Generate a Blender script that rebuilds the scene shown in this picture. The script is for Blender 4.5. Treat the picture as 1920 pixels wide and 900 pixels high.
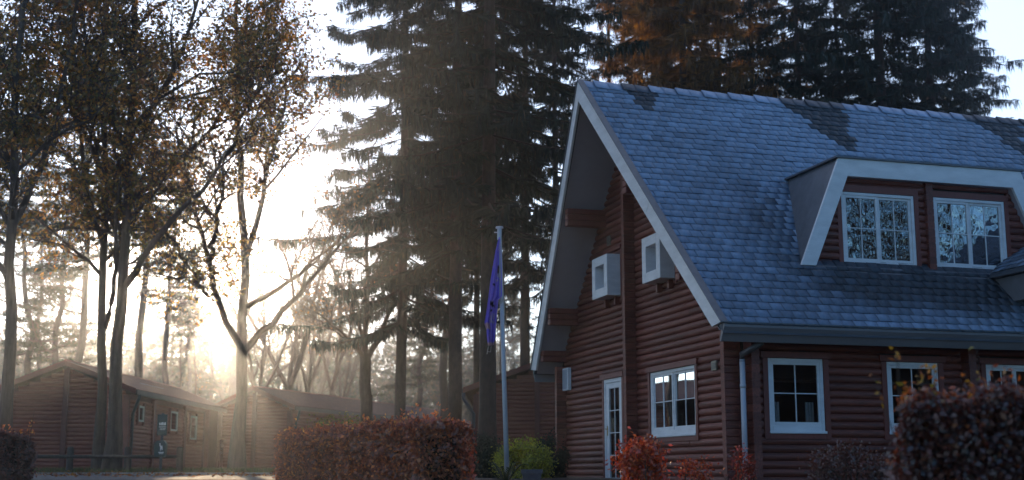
import bpy, math, random
import numpy as np
from mathutils import Vector
R = math.radians
scene = bpy.context.scene
for o in list(bpy.data.objects): bpy.data.objects.remove(o)
COL = scene.collection

# ------------------------------------------------------------------ camera, sky, sun, exposure
CZ = 1.5                                  # eye height above the road by the camera
FPX, PITCH = 2398.2, .1786                # focal length in photo pixels, upward tilt
cam = bpy.data.objects.new('camera', bpy.data.cameras.new('camera')); COL.objects.link(cam)
cam.location = (0, 0, CZ); cam.rotation_euler = (R(90) + PITCH, 0, 0)
cam.data.sensor_width = 36; cam.data.lens = FPX / 1920 * 36
cam.data.clip_start = .2; cam.data.clip_end = 3000
cam.data.dof.use_dof = True; cam.data.dof.focus_distance = 23.5; cam.data.dof.aperture_fstop = 0.95
scene.camera = cam
SUN_AZ, SUN_EL = R(-13.8), R(8.1)         # azimuth from +Y towards +X
world = bpy.data.worlds.new('World'); scene.world = world; world.use_nodes = True
wn = world.node_tree.nodes; wl = world.node_tree.links
sky = wn.new('ShaderNodeTexSky'); sky.sky_type = 'NISHITA'; sky.sun_disc = False
sky.sun_elevation = SUN_EL; sky.sun_rotation = SUN_AZ
sky.altitude = 50; sky.air_density = 1.0; sky.dust_density = 0.15; sky.ozone_density = 4.3
bg = wn['Background']; bg.inputs['Strength'].default_value = 0.15
sun = bpy.data.objects.new('sun', bpy.data.lights.new('sun', 'SUN')); COL.objects.link(sun)
sun.data.energy = 2.9; sun.data.angle = R(.5); sun.data.color = (1, .73, .45)
sd = Vector((math.sin(SUN_AZ) * math.cos(SUN_EL), math.cos(SUN_AZ) * math.cos(SUN_EL), math.sin(SUN_EL)))
sun.rotation_euler = sd.to_track_quat('Z', 'Y').to_euler(); sun.location = sd * 60
# thin high mist in front of the blue: brightest around the sun, as forward-scattering droplets are
wtc = wn.new('ShaderNodeTexCoord'); wdot = wn.new('ShaderNodeVectorMath'); wdot.operation = 'DOT_PRODUCT'; wdot.inputs[1].default_value = sd
w1 = wn.new('ShaderNodeMapRange'); w1.inputs[1].default_value = -1; w1.inputs[2].default_value = 1
w2 = wn.new('ShaderNodeMath'); w2.operation = 'POWER'; w2.inputs[1].default_value = 2.2
w3 = wn.new('ShaderNodeVectorMath'); w3.operation = 'SCALE'; w3.inputs[0].default_value = (3.2, 3.0, 2.9)
w4 = wn.new('ShaderNodeVectorMath'); w4.operation = 'ADD'
wl.new(wtc.outputs['Generated'], wdot.inputs[0]); wl.new(wdot.outputs['Value'], w1.inputs[0]); wl.new(w1.outputs[0], w2.inputs[0]); wl.new(w2.outputs[0], w3.inputs['Scale'])
wl.new(sky.outputs[0], w4.inputs[0]); wl.new(w3.outputs[0], w4.inputs[1]); wl.new(w4.outputs[0], bg.inputs['Color'])
vs = scene.view_settings; vs.view_transform = 'Standard'; vs.look = 'None'; vs.gamma = 1; vs.use_curve_mapping = False
vs.exposure = 0.9
cy = scene.cycles
cy.use_denoising = True; cy.max_bounces = 6; cy.diffuse_bounces = 3; cy.glossy_bounces = 3
cy.transmission_bounces = 4; cy.transparent_max_bounces = 8; cy.volume_bounces = 1
cy.sample_clamp_indirect = 6

# ------------------------------------------------------------------ helpers
rng = np.random.default_rng(11); random.seed(5)
cp, sp = math.cos(PITCH), math.sin(PITCH)
GY = [-60, 0, 8, 14, 20, 25, 30, 34, 40, 60, 120, 700]
GZ = [-1.7, -1.5, -.95, -.6, -.38, -.17, -.115, -.035, .0, .1, .3, .8]
def gz(y): return CZ + float(np.interp(y, GY, GZ))          # the ground rises gently away from the road
def at(px, py, d):                                            # a point of the photograph at the depth d metres
    k = (px - 960) / FPX; l = (450 - py) / FPX
    y = cp - l * sp; t = d / y
    return Vector((k * t, d, CZ + t * (sp + l * cp)))
def tag(o, label=None, cat=None, group=None, kind=None):
    if label: o['label'] = label
    if cat: o['category'] = cat
    if group: o['group'] = group
    if kind: o['kind'] = kind
    return o
def link(o, parent=None):
    COL.objects.link(o)
    if parent is not None: o.parent = parent
    return o
def empty(name, loc=(0, 0, 0), rz=0):
    o = bpy.data.objects.new(name, None); o.empty_display_size = .2
    o.location = loc; o.rotation_euler = (0, 0, rz); return link(o)
def copy_tree(o, parent=None):
    c = o.copy(); link(c, parent)
    for ch in list(o.children): copy_tree(ch, c)
    return c
class MB:                                                     # collects polygons, builds ONE mesh object
    def __init__(s, T=None): s.v = []; s.f = []; s.T = T or (lambda x, y, z: (x, y, z))
    def poly(s, pts, faces):
        n = len(s.v); s.v += [s.T(*p) for p in pts]; s.f += [tuple(n + i for i in f) for f in faces]; return s
    def box(s, x0, x1, y0, y1, z0, z1):
        p = [(x, y, z) for x in (x0, x1) for y in (y0, y1) for z in (z0, z1)]
        return s.poly(p, [(0, 1, 3, 2), (4, 6, 7, 5), (0, 4, 5, 1), (2, 3, 7, 6), (0, 2, 6, 4), (1, 5, 7, 3)])
    def prism(s, pts, off):                                   # polygon swept along a vector
        n = len(pts); q = [tuple(a + b for a, b in zip(p, off)) for p in pts]
        return s.poly(list(pts) + q, [tuple(range(n)), tuple(range(2 * n - 1, n - 1, -1))] + [(i, i + n, (i + 1) % n + n, (i + 1) % n) for i in range(n)])
    def tube(s, pts, rad, k=8, cap=True):
        pts = [np.array(p, float) for p in pts]; rad = rad if hasattr(rad, '__len__') else [rad] * len(pts)
        rings = []
        for i, p in enumerate(pts):
            d = pts[min(i + 1, len(pts) - 1)] - pts[max(i - 1, 0)]; d /= np.linalg.norm(d) + 1e-9
            u = np.cross(d, (0, 0, 1) if abs(d[2]) < .9 else (1, 0, 0)); u /= np.linalg.norm(u); w = np.cross(d, u)
            rings += [tuple(p + rad[i] * (math.cos(2 * math.pi * j / k) * u + math.sin(2 * math.pi * j / k) * w)) for j in range(k)]
        n = len(pts); fs = [(i * k + j, i * k + (j + 1) % k, (i + 1) * k + (j + 1) % k, (i + 1) * k + j) for i in range(n - 1) for j in range(k)]
        if cap: fs += [tuple(range(k - 1, -1, -1)), tuple((n - 1) * k + j for j in range(k))]
        return s.poly(rings, fs)
    def mesh(s, name, mat, smooth=False):
        me = bpy.data.meshes.new(name); me.from_pydata([tuple(v) for v in s.v], [], s.f); me.update()
        bm_fix(me)
        if mat: me.materials.append(mat)
        if smooth: me.polygons.foreach_set('use_smooth', [True] * len(me.polygons))
        return me
    def build(s, name, mat, parent=None, smooth=False, bevel=0):
        o = bpy.data.objects.new(name, s.mesh(name, mat, smooth)); link(o, parent)
        if bevel:
            m = o.modifiers.new('b', 'BEVEL'); m.width = bevel; m.segments = 2; m.limit_method = 'ANGLE'
        return o
def bm_fix(me):
    import bmesh
    b = bmesh.new(); b.from_mesh(me); bmesh.ops.recalc_face_normals(b, faces=b.faces); b.to_mesh(me); b.free()
def array_mesh(name, V, Q, mat, C=None, smooth=False):         # big meshes from numpy arrays of quads
    me = bpy.data.meshes.new(name); V = np.asarray(V, np.float32); Q = np.asarray(Q, np.int32)
    me.vertices.add(len(V)); me.vertices.foreach_set('co', V.ravel())
    me.loops.add(Q.size); me.loops.foreach_set('vertex_index', Q.ravel())
    me.polygons.add(len(Q)); me.polygons.foreach_set('loop_start', np.arange(0, Q.size, Q.shape[1], dtype=np.int32))
    me.update(calc_edges=True)
    if C is not None:
        at_ = me.color_attributes.new('Col', 'FLOAT_COLOR', 'POINT')
        at_.data.foreach_set('color', np.concatenate([C, np.ones((len(C), 1))], 1).astype(np.float32).ravel())
    if smooth: me.polygons.foreach_set('use_smooth', [True] * len(me.polygons))
    me.materials.append(mat); return me
def kites(P, D, N, L, Wd, C, fold=.25):                        # leaf-shaped quads: base P, direction D, side axis from N
    n = len(P); D = D / (np.linalg.norm(D, axis=1, keepdims=True) + 1e-9)
    S = np.cross(D, N); S /= np.linalg.norm(S, axis=1, keepdims=True) + 1e-9; U = np.cross(S, D)
    L = np.broadcast_to(L, (n,))[:, None]; Wd = np.broadcast_to(Wd, (n,))[:, None]
    V = np.stack([P, P + D * L * .45 + S * Wd * .5 + U * Wd * fold, P + D * L, P + D * L * .45 - S * Wd * .5 + U * Wd * fold], 1).reshape(-1, 3)
    return V, np.arange(4 * n).reshape(n, 4), np.repeat(C, 4, 0)
def unit(n):
    v = rng.normal(size=(n, 3)); return v / np.linalg.norm(v, axis=1, keepdims=True)
def pick(cols, n, var=.25):                                    # leaf colours: a mix of kinds with some spread
    c = np.array([x[:3] for x in cols]); w = np.array([x[3] for x in cols]); i = rng.choice(len(c), n, p=w / w.sum())
    return c[i] * (1 + var * rng.normal(size=(n, 1))).clip(.4, 1.8)

# ------------------------------------------------------------------ materials
def new_mat(name):
    m = bpy.data.materials.new(name); m.use_nodes = True
    return m, m.node_tree.nodes, m.node_tree.links, m.node_tree.nodes['Principled BSDF']
def ramp(n, stops):
    r = n.new('ShaderNodeValToRGB'); e = r.color_ramp.elements
    e[0].position, e[0].color = stops[0][0], (*stops[0][1], 1); e[1].position, e[1].color = stops[-1][0], (*stops[-1][1], 1)
    for p, c in stops[1:-1]: x = e.new(p); x.color = (*c, 1)
    return r
def mat(name, c1, c2=None, rough=.6, scale=8, stretch=(1, 1, 1), bump=0, metal=0, spec=.5, detail=6, coords='Object', bscale=None, rnd=0):
    m, n, l, p = new_mat(name)
    p.inputs['Roughness'].default_value = rough; p.inputs['Metallic'].default_value = metal
    p.inputs['Specular IOR Level'].default_value = spec
    if c2 is None: p.inputs['Base Color'].default_value = (*c1, 1)
    else:
        tc = n.new('ShaderNodeTexCoord'); mp = n.new('ShaderNodeMapping'); mp.inputs['Scale'].default_value = stretch
        src = n.new('ShaderNodeNewGeometry').outputs['Position'] if coords == 'World' else tc.outputs[coords]
        l.new(src, mp.inputs[0])
        if rnd:
            oi = n.new('ShaderNodeObjectInfo'); ad = n.new('ShaderNodeVectorMath'); ad.operation = 'ADD'
            mu = n.new('ShaderNodeMath'); mu.operation = 'MULTIPLY'; mu.inputs[1].default_value = 50
            l.new(oi.outputs['Random'], mu.inputs[0]); l.new(mp.outputs[0], ad.inputs[0]); l.new(mu.outputs[0], ad.inputs[1]); vec = ad.outputs[0]
        else: vec = mp.outputs[0]
        t = n.new('ShaderNodeTexNoise'); t.inputs['Scale'].default_value = scale; t.inputs['Detail'].default_value = detail; t.inputs['Roughness'].default_value = .65
        l.new(vec, t.inputs['Vector']); r = ramp(n, [(.3, c1), (.7, c2)]); l.new(t.outputs[0], r.inputs[0]); out = r.outputs[0]
        if rnd:
            hs = n.new('ShaderNodeHueSaturation'); mr = n.new('ShaderNodeMapRange'); mr.inputs[3].default_value = 1 - rnd; mr.inputs[4].default_value = 1 + rnd
            l.new(oi.outputs['Random'], mr.inputs[0]); l.new(mr.outputs[0], hs.inputs['Value']); l.new(out, hs.inputs['Color']); out = hs.outputs[0]
        l.new(out, p.inputs['Base Color'])
        if bump:
            b = n.new('ShaderNodeBump'); b.inputs['Strength'].default_value = bump; b.inputs['Distance'].default_value = .02
            t2 = n.new('ShaderNodeTexNoise'); t2.inputs['Scale'].default_value = bscale or scale * 2; t2.inputs['Detail'].default_value = 6
            l.new(vec, t2.inputs['Vector']); l.new(t2.outputs[0], b.inputs['Height']); l.new(b.outputs[0], p.inputs['Normal'])
    return m
def leaf_mat(name, trans=.45, gloss=.06, warm=(1.25, 1.0, .6)):
    m, n, l, p = new_mat(name); n.remove(p); out = n['Material Output']
    a = n.new('ShaderNodeVertexColor'); a.layer_name = 'Col'
    d = n.new('ShaderNodeBsdfDiffuse'); t = n.new('ShaderNodeBsdfTranslucent'); mx = n.new('ShaderNodeMixShader'); mx.inputs[0].default_value = trans
    tint = n.new('ShaderNodeMixRGB'); tint.blend_type = 'MULTIPLY'; tint.inputs[0].default_value = 1; tint.inputs[2].default_value = (*warm, 1)
    g = n.new('ShaderNodeBsdfGlossy'); g.inputs['Roughness'].default_value = .45; m2 = n.new('ShaderNodeMixShader'); m2.inputs[0].default_value = gloss
    l.new(a.outputs[0], d.inputs[0]); l.new(a.outputs[0], tint.inputs[1]); l.new(tint.outputs[0], t.inputs[0])
    l.new(d.outputs[0], mx.inputs[1]); l.new(t.outputs[0], mx.inputs[2]); l.new(mx.outputs[0], m2.inputs[1]); l.new(g.outputs[0], m2.inputs[2]); l.new(m2.outputs[0], out.inputs[0])
    return m
def glass_mat(name, base, wav=0, wscale=3., tint=(.8, .85, .9), rough=.02):
    m, n, l, p = new_mat(name); n.remove(p); out = n['Material Output']
    tr = n.new('ShaderNodeBsdfTransparent'); tr.inputs[0].default_value = (*tint, 1)
    g = n.new('ShaderNodeBsdfGlossy'); g.inputs['Roughness'].default_value = rough; g.inputs[0].default_value = (.95, .97, 1, 1)
    fr = n.new('ShaderNodeFresnel'); fr.inputs[0].default_value = 1.5
    mu = n.new('ShaderNodeMath'); mu.operation = 'MULTIPLY_ADD'; mu.inputs[1].default_value = 1.0; mu.inputs[2].default_value = base; mu.use_clamp = True
    mx = n.new('ShaderNodeMixShader'); l.new(fr.outputs[0], mu.inputs[0]); l.new(mu.outputs[0], mx.inputs[0])
    l.new(tr.outputs[0], mx.inputs[1]); l.new(g.outputs[0], mx.inputs[2]); l.new(mx.outputs[0], out.inputs[0])
    if wav:
        geo = n.new('ShaderNodeNewGeometry'); t = n.new('ShaderNodeTexNoise'); t.inputs['Scale'].default_value = wscale; t.inputs['Detail'].default_value = 1
        b = n.new('ShaderNodeBump'); b.inputs['Strength'].default_value = 1; b.inputs['Distance'].default_value = wav
        l.new(geo.outputs['Position'], t.inputs['Vector']); l.new(t.outputs[0], b.inputs['Height']); l.new(b.outputs[0], g.inputs['Normal'])
    return m
def slate_mat():
    m, n, l, p = new_mat('slate'); a = n.new('ShaderNodeVertexColor'); a.layer_name = 'Col'
    geo = n.new('ShaderNodeNewGeometry'); t = n.new('ShaderNodeTexNoise'); t.inputs['Scale'].default_value = 7; t.inputs['Detail'].default_value = 8; t.inputs['Roughness'].default_value = .7
    l.new(geo.outputs['Position'], t.inputs['Vector']); mr = n.new('ShaderNodeMapRange'); mr.inputs[1].default_value = .25; mr.inputs[2].default_value = .75; mr.inputs[3].default_value = .78; mr.inputs[4].default_value = 1.2
    l.new(t.outputs[0], mr.inputs[0]); hs = n.new('ShaderNodeHueSaturation'); l.new(mr.outputs[0], hs.inputs['Value']); l.new(a.outputs[0], hs.inputs['Color']); l.new(hs.outputs[0], p.inputs['Base Color'])
    p.inputs['Roughness'].default_value = .62
    t2 = n.new('ShaderNodeTexNoise'); t2.inputs['Scale'].default_value = 40; t2.inputs['Detail'].default_value = 5; l.new(geo.outputs['Position'], t2.inputs['Vector'])
    b = n.new('ShaderNodeBump'); b.inputs['Strength'].default_value = .35; b.inputs['Distance'].default_value = .01; l.new(t2.outputs[0], b.inputs['Height']); l.new(b.outputs[0], p.inputs['Normal'])
    return m
WOOD = mat('stained_log', (.085, .024, .017), (.245, .066, .042), .55, 3, (1.2, 9, 9), .35, rnd=.25)
WOODF = mat('stained_board', (.15, .034, .022), (.20, .045, .030), .5, 3, (6, 6, 1), .15)
CABW = mat('cabin_log', (.19, .055, .034), (.28, .085, .050), .65, 2, (1, 1, 6), .2)
CABD = mat('cabin_trim', (.12, .034, .022), (.17, .05, .032), .6, 3)
WHITE = mat('white_paint', (.62, .62, .63), (.80, .80, .81), .45, 2.2, (1, 1, 3), bump=.12, detail=9)
SOFF = mat('soffit_paint', (.33, .31, .35), (.38, .36, .40), .6, 2)
FASC = mat('fascia_paint', (.17, .16, .17), (.21, .20, .21), .5, 2, (.5, 3, 3), .08)
LEAD = mat('lead_sheet', (.085, .095, .11), (.14, .15, .17), .42, 4, bump=.12, metal=.25)
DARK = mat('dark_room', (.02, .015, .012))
PVC = mat('grey_plastic', (.42, .43, .47), (.48, .49, .53), .35, 2)
DPVC = mat('dark_plastic', (.05, .05, .055), (.07, .07, .075), .4, 2)
BRASS = mat('brass', (.45, .32, .14), metal=1, rough=.3)
VENTM = mat('vent_metal', (.2, .18, .14), (.26, .23, .18), .5, 20, metal=.4)
GLASS = glass_mat('window_glass', .0, .0015, 1.2)
GLASSD = glass_mat('dormer_glass', .24, .014, 4.5, (.25, .25, .27))
CURT = mat('curtain_cloth', (.35, .33, .3), (.45, .43, .4), .9, 12)
SLATE = slate_mat()
BARK = mat('oak_bark', (.055, .036, .024), (.115, .080, .056), .9, 5, (3, 3, .5), .9, coords='World', bscale=9)
BARKS = mat('spruce_bark', (.030, .021, .017), (.066, .046, .037), .9, 6, (2, 2, .8), .8, coords='World', bscale=12)
STWIG = mat('spruce_twig', (.02, .014, .011), (.035, .025, .018), .9, 4)
TWIG = mat('twig_bark', (.06, .04, .028), (.09, .06, .042), .85, 4)
LEAF = leaf_mat('autumn_leaf', .6, .05, (1.3, 1.0, .55))
BEECH = leaf_mat('beech_leaf', .42, .10, (1.5, .85, .5))
NEEDLE = leaf_mat('spruce_needle', .05, .03, (1.2, 1, .6))
GOLD = leaf_mat('larch_needle', .55, .03, (1.25, 1.0, .58))
GREENL = leaf_mat('green_leaf', .4, .08, (1.2, 1.1, .4))
ASPH = mat('asphalt', (.040, .040, .042), (.075, .073, .07), .75, 60, bump=.4, coords='World')
SOIL = mat('leafy_ground', (.055, .048, .026), (.11, .075, .042), .95, 1.2, bump=.6, coords='World', bscale=14)
GRASS = leaf_mat('grass_blade', .35, .04, (1.1, 1.1, .5))

# ------------------------------------------------------------------ the ground and the road
xs = np.concatenate([np.linspace(-500, -60, 8), np.linspace(-50, 50, 41), np.linspace(60, 500, 8)])
ys = np.concatenate([np.linspace(-150, -20, 6), np.linspace(-15, 70, 69), np.linspace(80, 800, 16)])
V = [(x, y, gz(y) + (.05 * math.sin(x * .7 + y * .31) * math.sin(y * .23 + 1) if 33 < y < 70 else 0)) for y in ys for x in xs]
nx = len(xs); Q = [(j * nx + i, j * nx + i + 1, (j + 1) * nx + i + 1, (j + 1) * nx + i) for j in range(len(ys) - 1) for i in range(nx - 1)]
tag(link(bpy.data.objects.new('ground', array_mesh('ground', V, Q, SOIL, smooth=True))), kind='structure')
V = []; rx = np.linspace(-90, 2.2, 47); ry = np.linspace(25.2, 31.3, 8)
for y in ry:
    for x in rx: V.append((x, y + .3 * math.sin(x * .08), gz(y + .3 * math.sin(x * .08)) + .006))
nx = len(rx); Q = [(j * nx + i, j * nx + i + 1, (j + 1) * nx + i + 1, (j + 1) * nx + i) for j in range(len(ry) - 1) for i in range(nx - 1)]
tag(link(bpy.data.objects.new('road', array_mesh('road', V, Q, ASPH, smooth=True))), kind='structure')
kb = MB()
for x0 in np.arange(-40, 2, 1.0):
    kb = MB(); y0 = 31.3 + .3 * math.sin(x0 * .08) + .02; kb.box(x0, x0 + .985, y0, y0 + .12, gz(y0) - .1, gz(y0) + .055)
    if x0 == -40: kerb = kb.build('kerb', mat('concrete', (.22, .21, .2), (.3, .29, .27), .85, 20, bump=.3)); tag(kerb, kind='structure'); KM = kerb.data.materials[0]
    else: kb.build('kerb_stone', KM, kerb)
V = []; nb = 26000
P = np.stack([rng.uniform(-22, 1, nb), 31.7 + rng.beta(1, 2.2, nb) * 9, np.zeros(nb)], 1); P[:, 2] = [gz(y) for y in P[:, 1]]
D = rng.normal(size=(nb, 3)) * .35 + (0, 0, 1)
V, Q, C = kites(P, D, unit(nb), rng.uniform(.06, .17, nb), .012, pick([(.06, .075, .02, 3), (.10, .085, .03, 2), (.13, .09, .05, 1)], nb))
tag(link(bpy.data.objects.new('verge_grass', array_mesh('verge_grass', V, Q, GRASS, C))), 'rough yellowing grass along the verge before the cabins', 'grass', kind='stuff')
nb = 5200
P = np.stack([rng.uniform(-22, 1, nb), 26.5 + rng.beta(3, 2, nb) * 10, np.zeros(nb)], 1); P[:, 2] = [gz(y) + .02 for y in P[:, 1]]
V, Q, C = kites(P, unit(nb) * (1, 1, .3), rng.normal(size=(nb, 3)) * .4 + (0, 0, 1), rng.uniform(.07, .13, nb), .07, pick([(.22, .09, .03, 3), (.14, .06, .03, 2), (.3, .17, .05, 1)], nb))
tag(link(bpy.data.objects.new('fallen_leaves', array_mesh('fallen_leaves', V, Q, LEAF, C))), 'brown fallen leaves scattered over road edge and verge', 'leaves', kind='stuff')

# ------------------------------------------------------------------ the log house
HX, HY, HYAW, G = 3.745, 21.077, .2846, .35                   # corner under the eaves; heights below are above the ground there
house = tag(empty('log_house', (HX, HY, CZ - G), HYAW), 'large dark red log house with steep frosty slate roof and white bargeboards', 'house')
e, of, oa, CB, WL, LE = .68, .592, 1.162, 4.428, 8.93, 11.5
Hf, Hr = 2.3105 + G, 7.7533 + G
m_ = (Hr - Hf) / (CB + e); th = math.atan(m_); S = (CB + e) / math.cos(th); ct, st = math.cos(th), math.sin(th)
TF = lambda u, v, w: (u, -w, v)                               # front wall: u along, v up, w outwards
TG = lambda u, v, w: (-w, WL - u, v)                          # gable wall: u from its far corner towards the near one
def roof_h(b): return Hr - m_ * abs(b - CB)
PITCHL = .129
lp = [(.03, 0), (-.004, 0), (-.030, .016), (-.046, .042), (-.050, .066), (-.046, .090), (-.030, .114), (-.004, PITCHL - .001), (.03, PITCHL - .001)]
lm = MB(); lm.prism([(0, y, z) for y, z in lp], (1, 0, 0)); LOGME = lm.mesh('log', WOOD)
ep = [(-.07, .008), (-.062, .0), (.062, 0), (.07, .008), (.07, PITCHL - .012), (.055, PITCHL - .002), (-.055, PITCHL - .002), (-.07, PITCHL - .012)]
lm = MB(); lm.prism([(-.27, y, z) for y, z in ep], (.30, 0, 0)); ENDME = lm.mesh('log_end', WOOD)
def put(name, me, parent, loc, rz=0, sx=1):
    o = bpy.data.objects.new(name, me); o.location = loc; o.rotation_euler = (0, 0, rz); o.scale = (sx, 1, 1); return link(o, parent)
def holed(mb, u0, u1, v0, v1, w0, w1, holes):                  # a slab with rectangular openings
    us = sorted({u0, u1, *[h[0] for h in holes], *[h[1] for h in holes]}); vv = sorted({v0, v1, *[h[2] for h in holes], *[h[3] for h in holes]})
    for a, b in zip(us, us[1:]):
        for c, d in zip(vv, vv[1:]):
            if not any(h[0] <= (a + b) / 2 <= h[1] and h[2] <= (c + d) / 2 <= h[3] for h in holes): mb.box(a, b, c, d, w0, w1)
def gb(b): return WL - b
# openings: gable wall in u = WL - b
GWIN = (gb(3.735), gb(1.665), .645 + G, 1.85 + G); GDOOR = (gb(6.27), gb(5.24), .05, 1.885 + G)
FW1 = (.49, 1.51, .635 + G, 1.842 + G); FW2 = (2.72, 3.73, .635 + G, 1.83 + G); FW3 = (4.69, 5.9, .635 + G, 1.83 + G)
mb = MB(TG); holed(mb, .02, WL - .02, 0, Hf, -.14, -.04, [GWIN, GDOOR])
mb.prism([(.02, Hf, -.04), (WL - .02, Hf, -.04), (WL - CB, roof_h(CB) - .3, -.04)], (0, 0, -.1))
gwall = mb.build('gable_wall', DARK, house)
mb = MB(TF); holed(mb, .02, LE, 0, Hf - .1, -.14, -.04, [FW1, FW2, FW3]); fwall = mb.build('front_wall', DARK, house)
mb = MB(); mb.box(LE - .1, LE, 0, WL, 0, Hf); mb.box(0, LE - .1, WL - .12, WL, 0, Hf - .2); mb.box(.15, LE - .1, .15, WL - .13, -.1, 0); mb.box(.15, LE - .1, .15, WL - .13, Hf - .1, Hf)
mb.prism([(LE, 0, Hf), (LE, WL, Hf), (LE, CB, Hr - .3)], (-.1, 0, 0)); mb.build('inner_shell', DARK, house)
def spans(*a_):
    out = []
    for a, b in spans0(*a_):
        while b - a > 3.2 and random.random() < .55:
            c = a + random.uniform(1.2, min(3.4, b - a - 1)); out.append((a, c - .003)); a = c + .003
        out.append((a, b))
    return out
def spans0(u0, u1, v0, v1, holes):
    seg = [(u0, u1)]
    for h in holes:
        if h[2] < (v0 + v1) / 2 < h[3]:
            seg = [q for a, b in seg for q in ((a, min(b, h[0])), (max(a, h[1]), b)) if q[1] - q[0] > .05]
    return seg
pilu = gb(CB + .075)
k = 0
while True:
    v0 = k * PITCHL; v1 = v0 + PITCHL
    if v1 > Hr - .35: break
    r = (Hr - .22 - v1) / m_ if v1 > Hf - .2 else 99
    u0, u1 = max(.02, gb(CB + r)), min(WL - .02, gb(CB - r))
    ho = [(pilu - .06, pilu + .06, 0, 99), (GWIN[0] - .1, GWIN[1] + .1, GWIN[2] - .1, GWIN[3] + .1), (GDOOR[0] - .1, GDOOR[1] + .1, 0, GDOOR[3] + .1)]
    for a, b in spans(u0, u1, v0, v1, ho):
        j = random.uniform(-.004, .004); put('log', LOGME, gwall, (j, WL - a, v0), R(-90), b - a)
    put('log_end', ENDME, gwall, (0, CB + .075, v0), 0)                      # cross wall shows its log ends on the gable
    if v1 < Hf + .05:
        put('log_end', ENDME, gwall, (.0, .09, v0), 0); put('log_end', ENDME, gwall, (.0, WL - .09, v0), 0)
        put('log_end', ENDME, fwall, (.155, .0, v0), R(90)); put('log_end', ENDME, fwall, (4.275, .0, v0), R(90))
        ho = [(w[0] - .1, w[1] + .1, w[2] - .1, w[3] + .1) for w in (FW1, FW2, FW3)]
        for a, b in spans(.23, 4.2, v0, v1, ho) + spans(4.35, LE, v0, v1, ho): put('log', LOGME, fwall, (a, random.uniform(-.004, .004), v0), 0, b - a)
    k += 1
def window(parent, T, r, sash, label=None, cols=2, rows=2, name='window', glass=None, casing=True, w0=-.02, top=.11, frame=.06, low=.10):
    u0, u1, v0, v1 = r; glass = glass or GLASS
    f = MB(T); F = frame
    f.box(u0, u0 + F, v0, v1, w0, w0 + .06); f.box(u1 - F, u1, v0, v1, w0, w0 + .06); f.box(u0 + F, u1 - F, v1 - F, v1, w0, w0 + .06); f.box(u0 + F, u1 - F, v0, v0 + low, w0, w0 + .06)
    n = len(sash)
    fo = f.build(name, WHITE, parent, bevel=.006)
    if label: fo['label'] = label
    sl = MB(T); sl.box(u0 - .015, u1 + .015, v0 - .03, v0 + .012, w0, w0 + .10); sl.build('sill', WHITE, fo, bevel=.005)
    a0, a1, c0, c1 = u0 + F, u1 - F, v0 + low, v1 - F
    for i, (s0, s1) in enumerate(sash):
        b0, b1 = a0 + (a1 - a0) * s0, a0 + (a1 - a0) * s1; wd = w0 + (.012 if i % 2 else .03); g = .045
        q = MB(T); q.box(b0, b0 + g, c0, c1, wd - .02, wd + .018); q.box(b1 - g, b1, c0, c1, wd - .02, wd + .018); q.box(b0 + g, b1 - g, c1 - g, c1, wd - .02, wd + .018); q.box(b0 + g, b1 - g, c0, c0 + g * 1.3, wd - .02, wd + .018)
        q.build('sash', WHITE, fo, bevel=.004)
        p0, p1, q0, q1 = b0 + g, b1 - g, c0 + g * 1.3, c1 - g
        for c in range(cols):
            for rw in range(rows):
                x0, x1 = p0 + (p1 - p0) * c / cols, p0 + (p1 - p0) * (c + 1) / cols; y0, y1 = q0 + (q1 - q0) * rw / rows, q0 + (q1 - q0) * (rw + 1) / rows
                pn = MB(T); pn.poly([(x0, y0, wd - .006), (x1, y0, wd - .006), (x1, y1, wd - .006), (x0, y1, wd - .006)], [(0, 1, 2, 3)]); pn.build('pane', glass, fo)
        for c in range(1, cols):
            x = p0 + (p1 - p0) * c / cols; q = MB(T); q.box(x - .008, x + .008, q0, q1, wd - .012, wd + .006); q.build('glazing_bar', WHITE, fo)
        for rw in range(1, rows):
            y = q0 + (q1 - q0) * rw / rows; q = MB(T); q.box(p0, p1, y - .008, y + .008, wd - .013, wd + .008); q.build('glazing_bar', WHITE, fo)
    if casing:
        bw = .10
        for bx in ((u0 - bw, u0 - .004, v0 - .12, v1 + .004), (u1 + .004, u1 + bw, v0 - .12, v1 + .004), (u0 - .004, u1 + .004, v0 - .12, v0 - .034)):
            q = MB(T); q.box(*bx, -.03, .062); q.build('casing_board', WOODF, fo, bevel=.004)
        q = MB(T); q.box(u0 - bw - .04, u1 + bw + .04, v1 + .006, v1 + top, -.03, .085); q.build('casing_board', WOODF, fo, bevel=.004)
    return fo
window(house, TG, GWIN, [(0, .5), (.5, 1)], 'two-light white window with brown casing in the gable wall')
window(house, TF, FW1, [(0, 1)], 'single white four-pane window beside the downpipe')
window(house, TF, FW2, [(0, 1)], 'white four-pane window half hidden by the bush')
window(house, TF, FW3, [(0, .5), (.5, 1)], 'white window at the right edge above the bush')
for (a, b, k2) in ((.6, .76, .0), (1.24, 1.40, .0)):
    q = MB(TF)
    for i in range(6):
        x = a + (b - a) * i / 6; q.poly([(x, .72 + G, -.12 - .02 * (i % 2)), (x + (b - a) / 6, .72 + G, -.14 + .02 * (i % 2)), (x + (b - a) / 6 * .8, 1.13 + G, -.14 + .02 * (i % 2)), (x, 1.13 + G, -.12 - .02 * (i % 2))], [(0, 1, 2, 3)])
    q.build('curtain', CURT, house)
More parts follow.
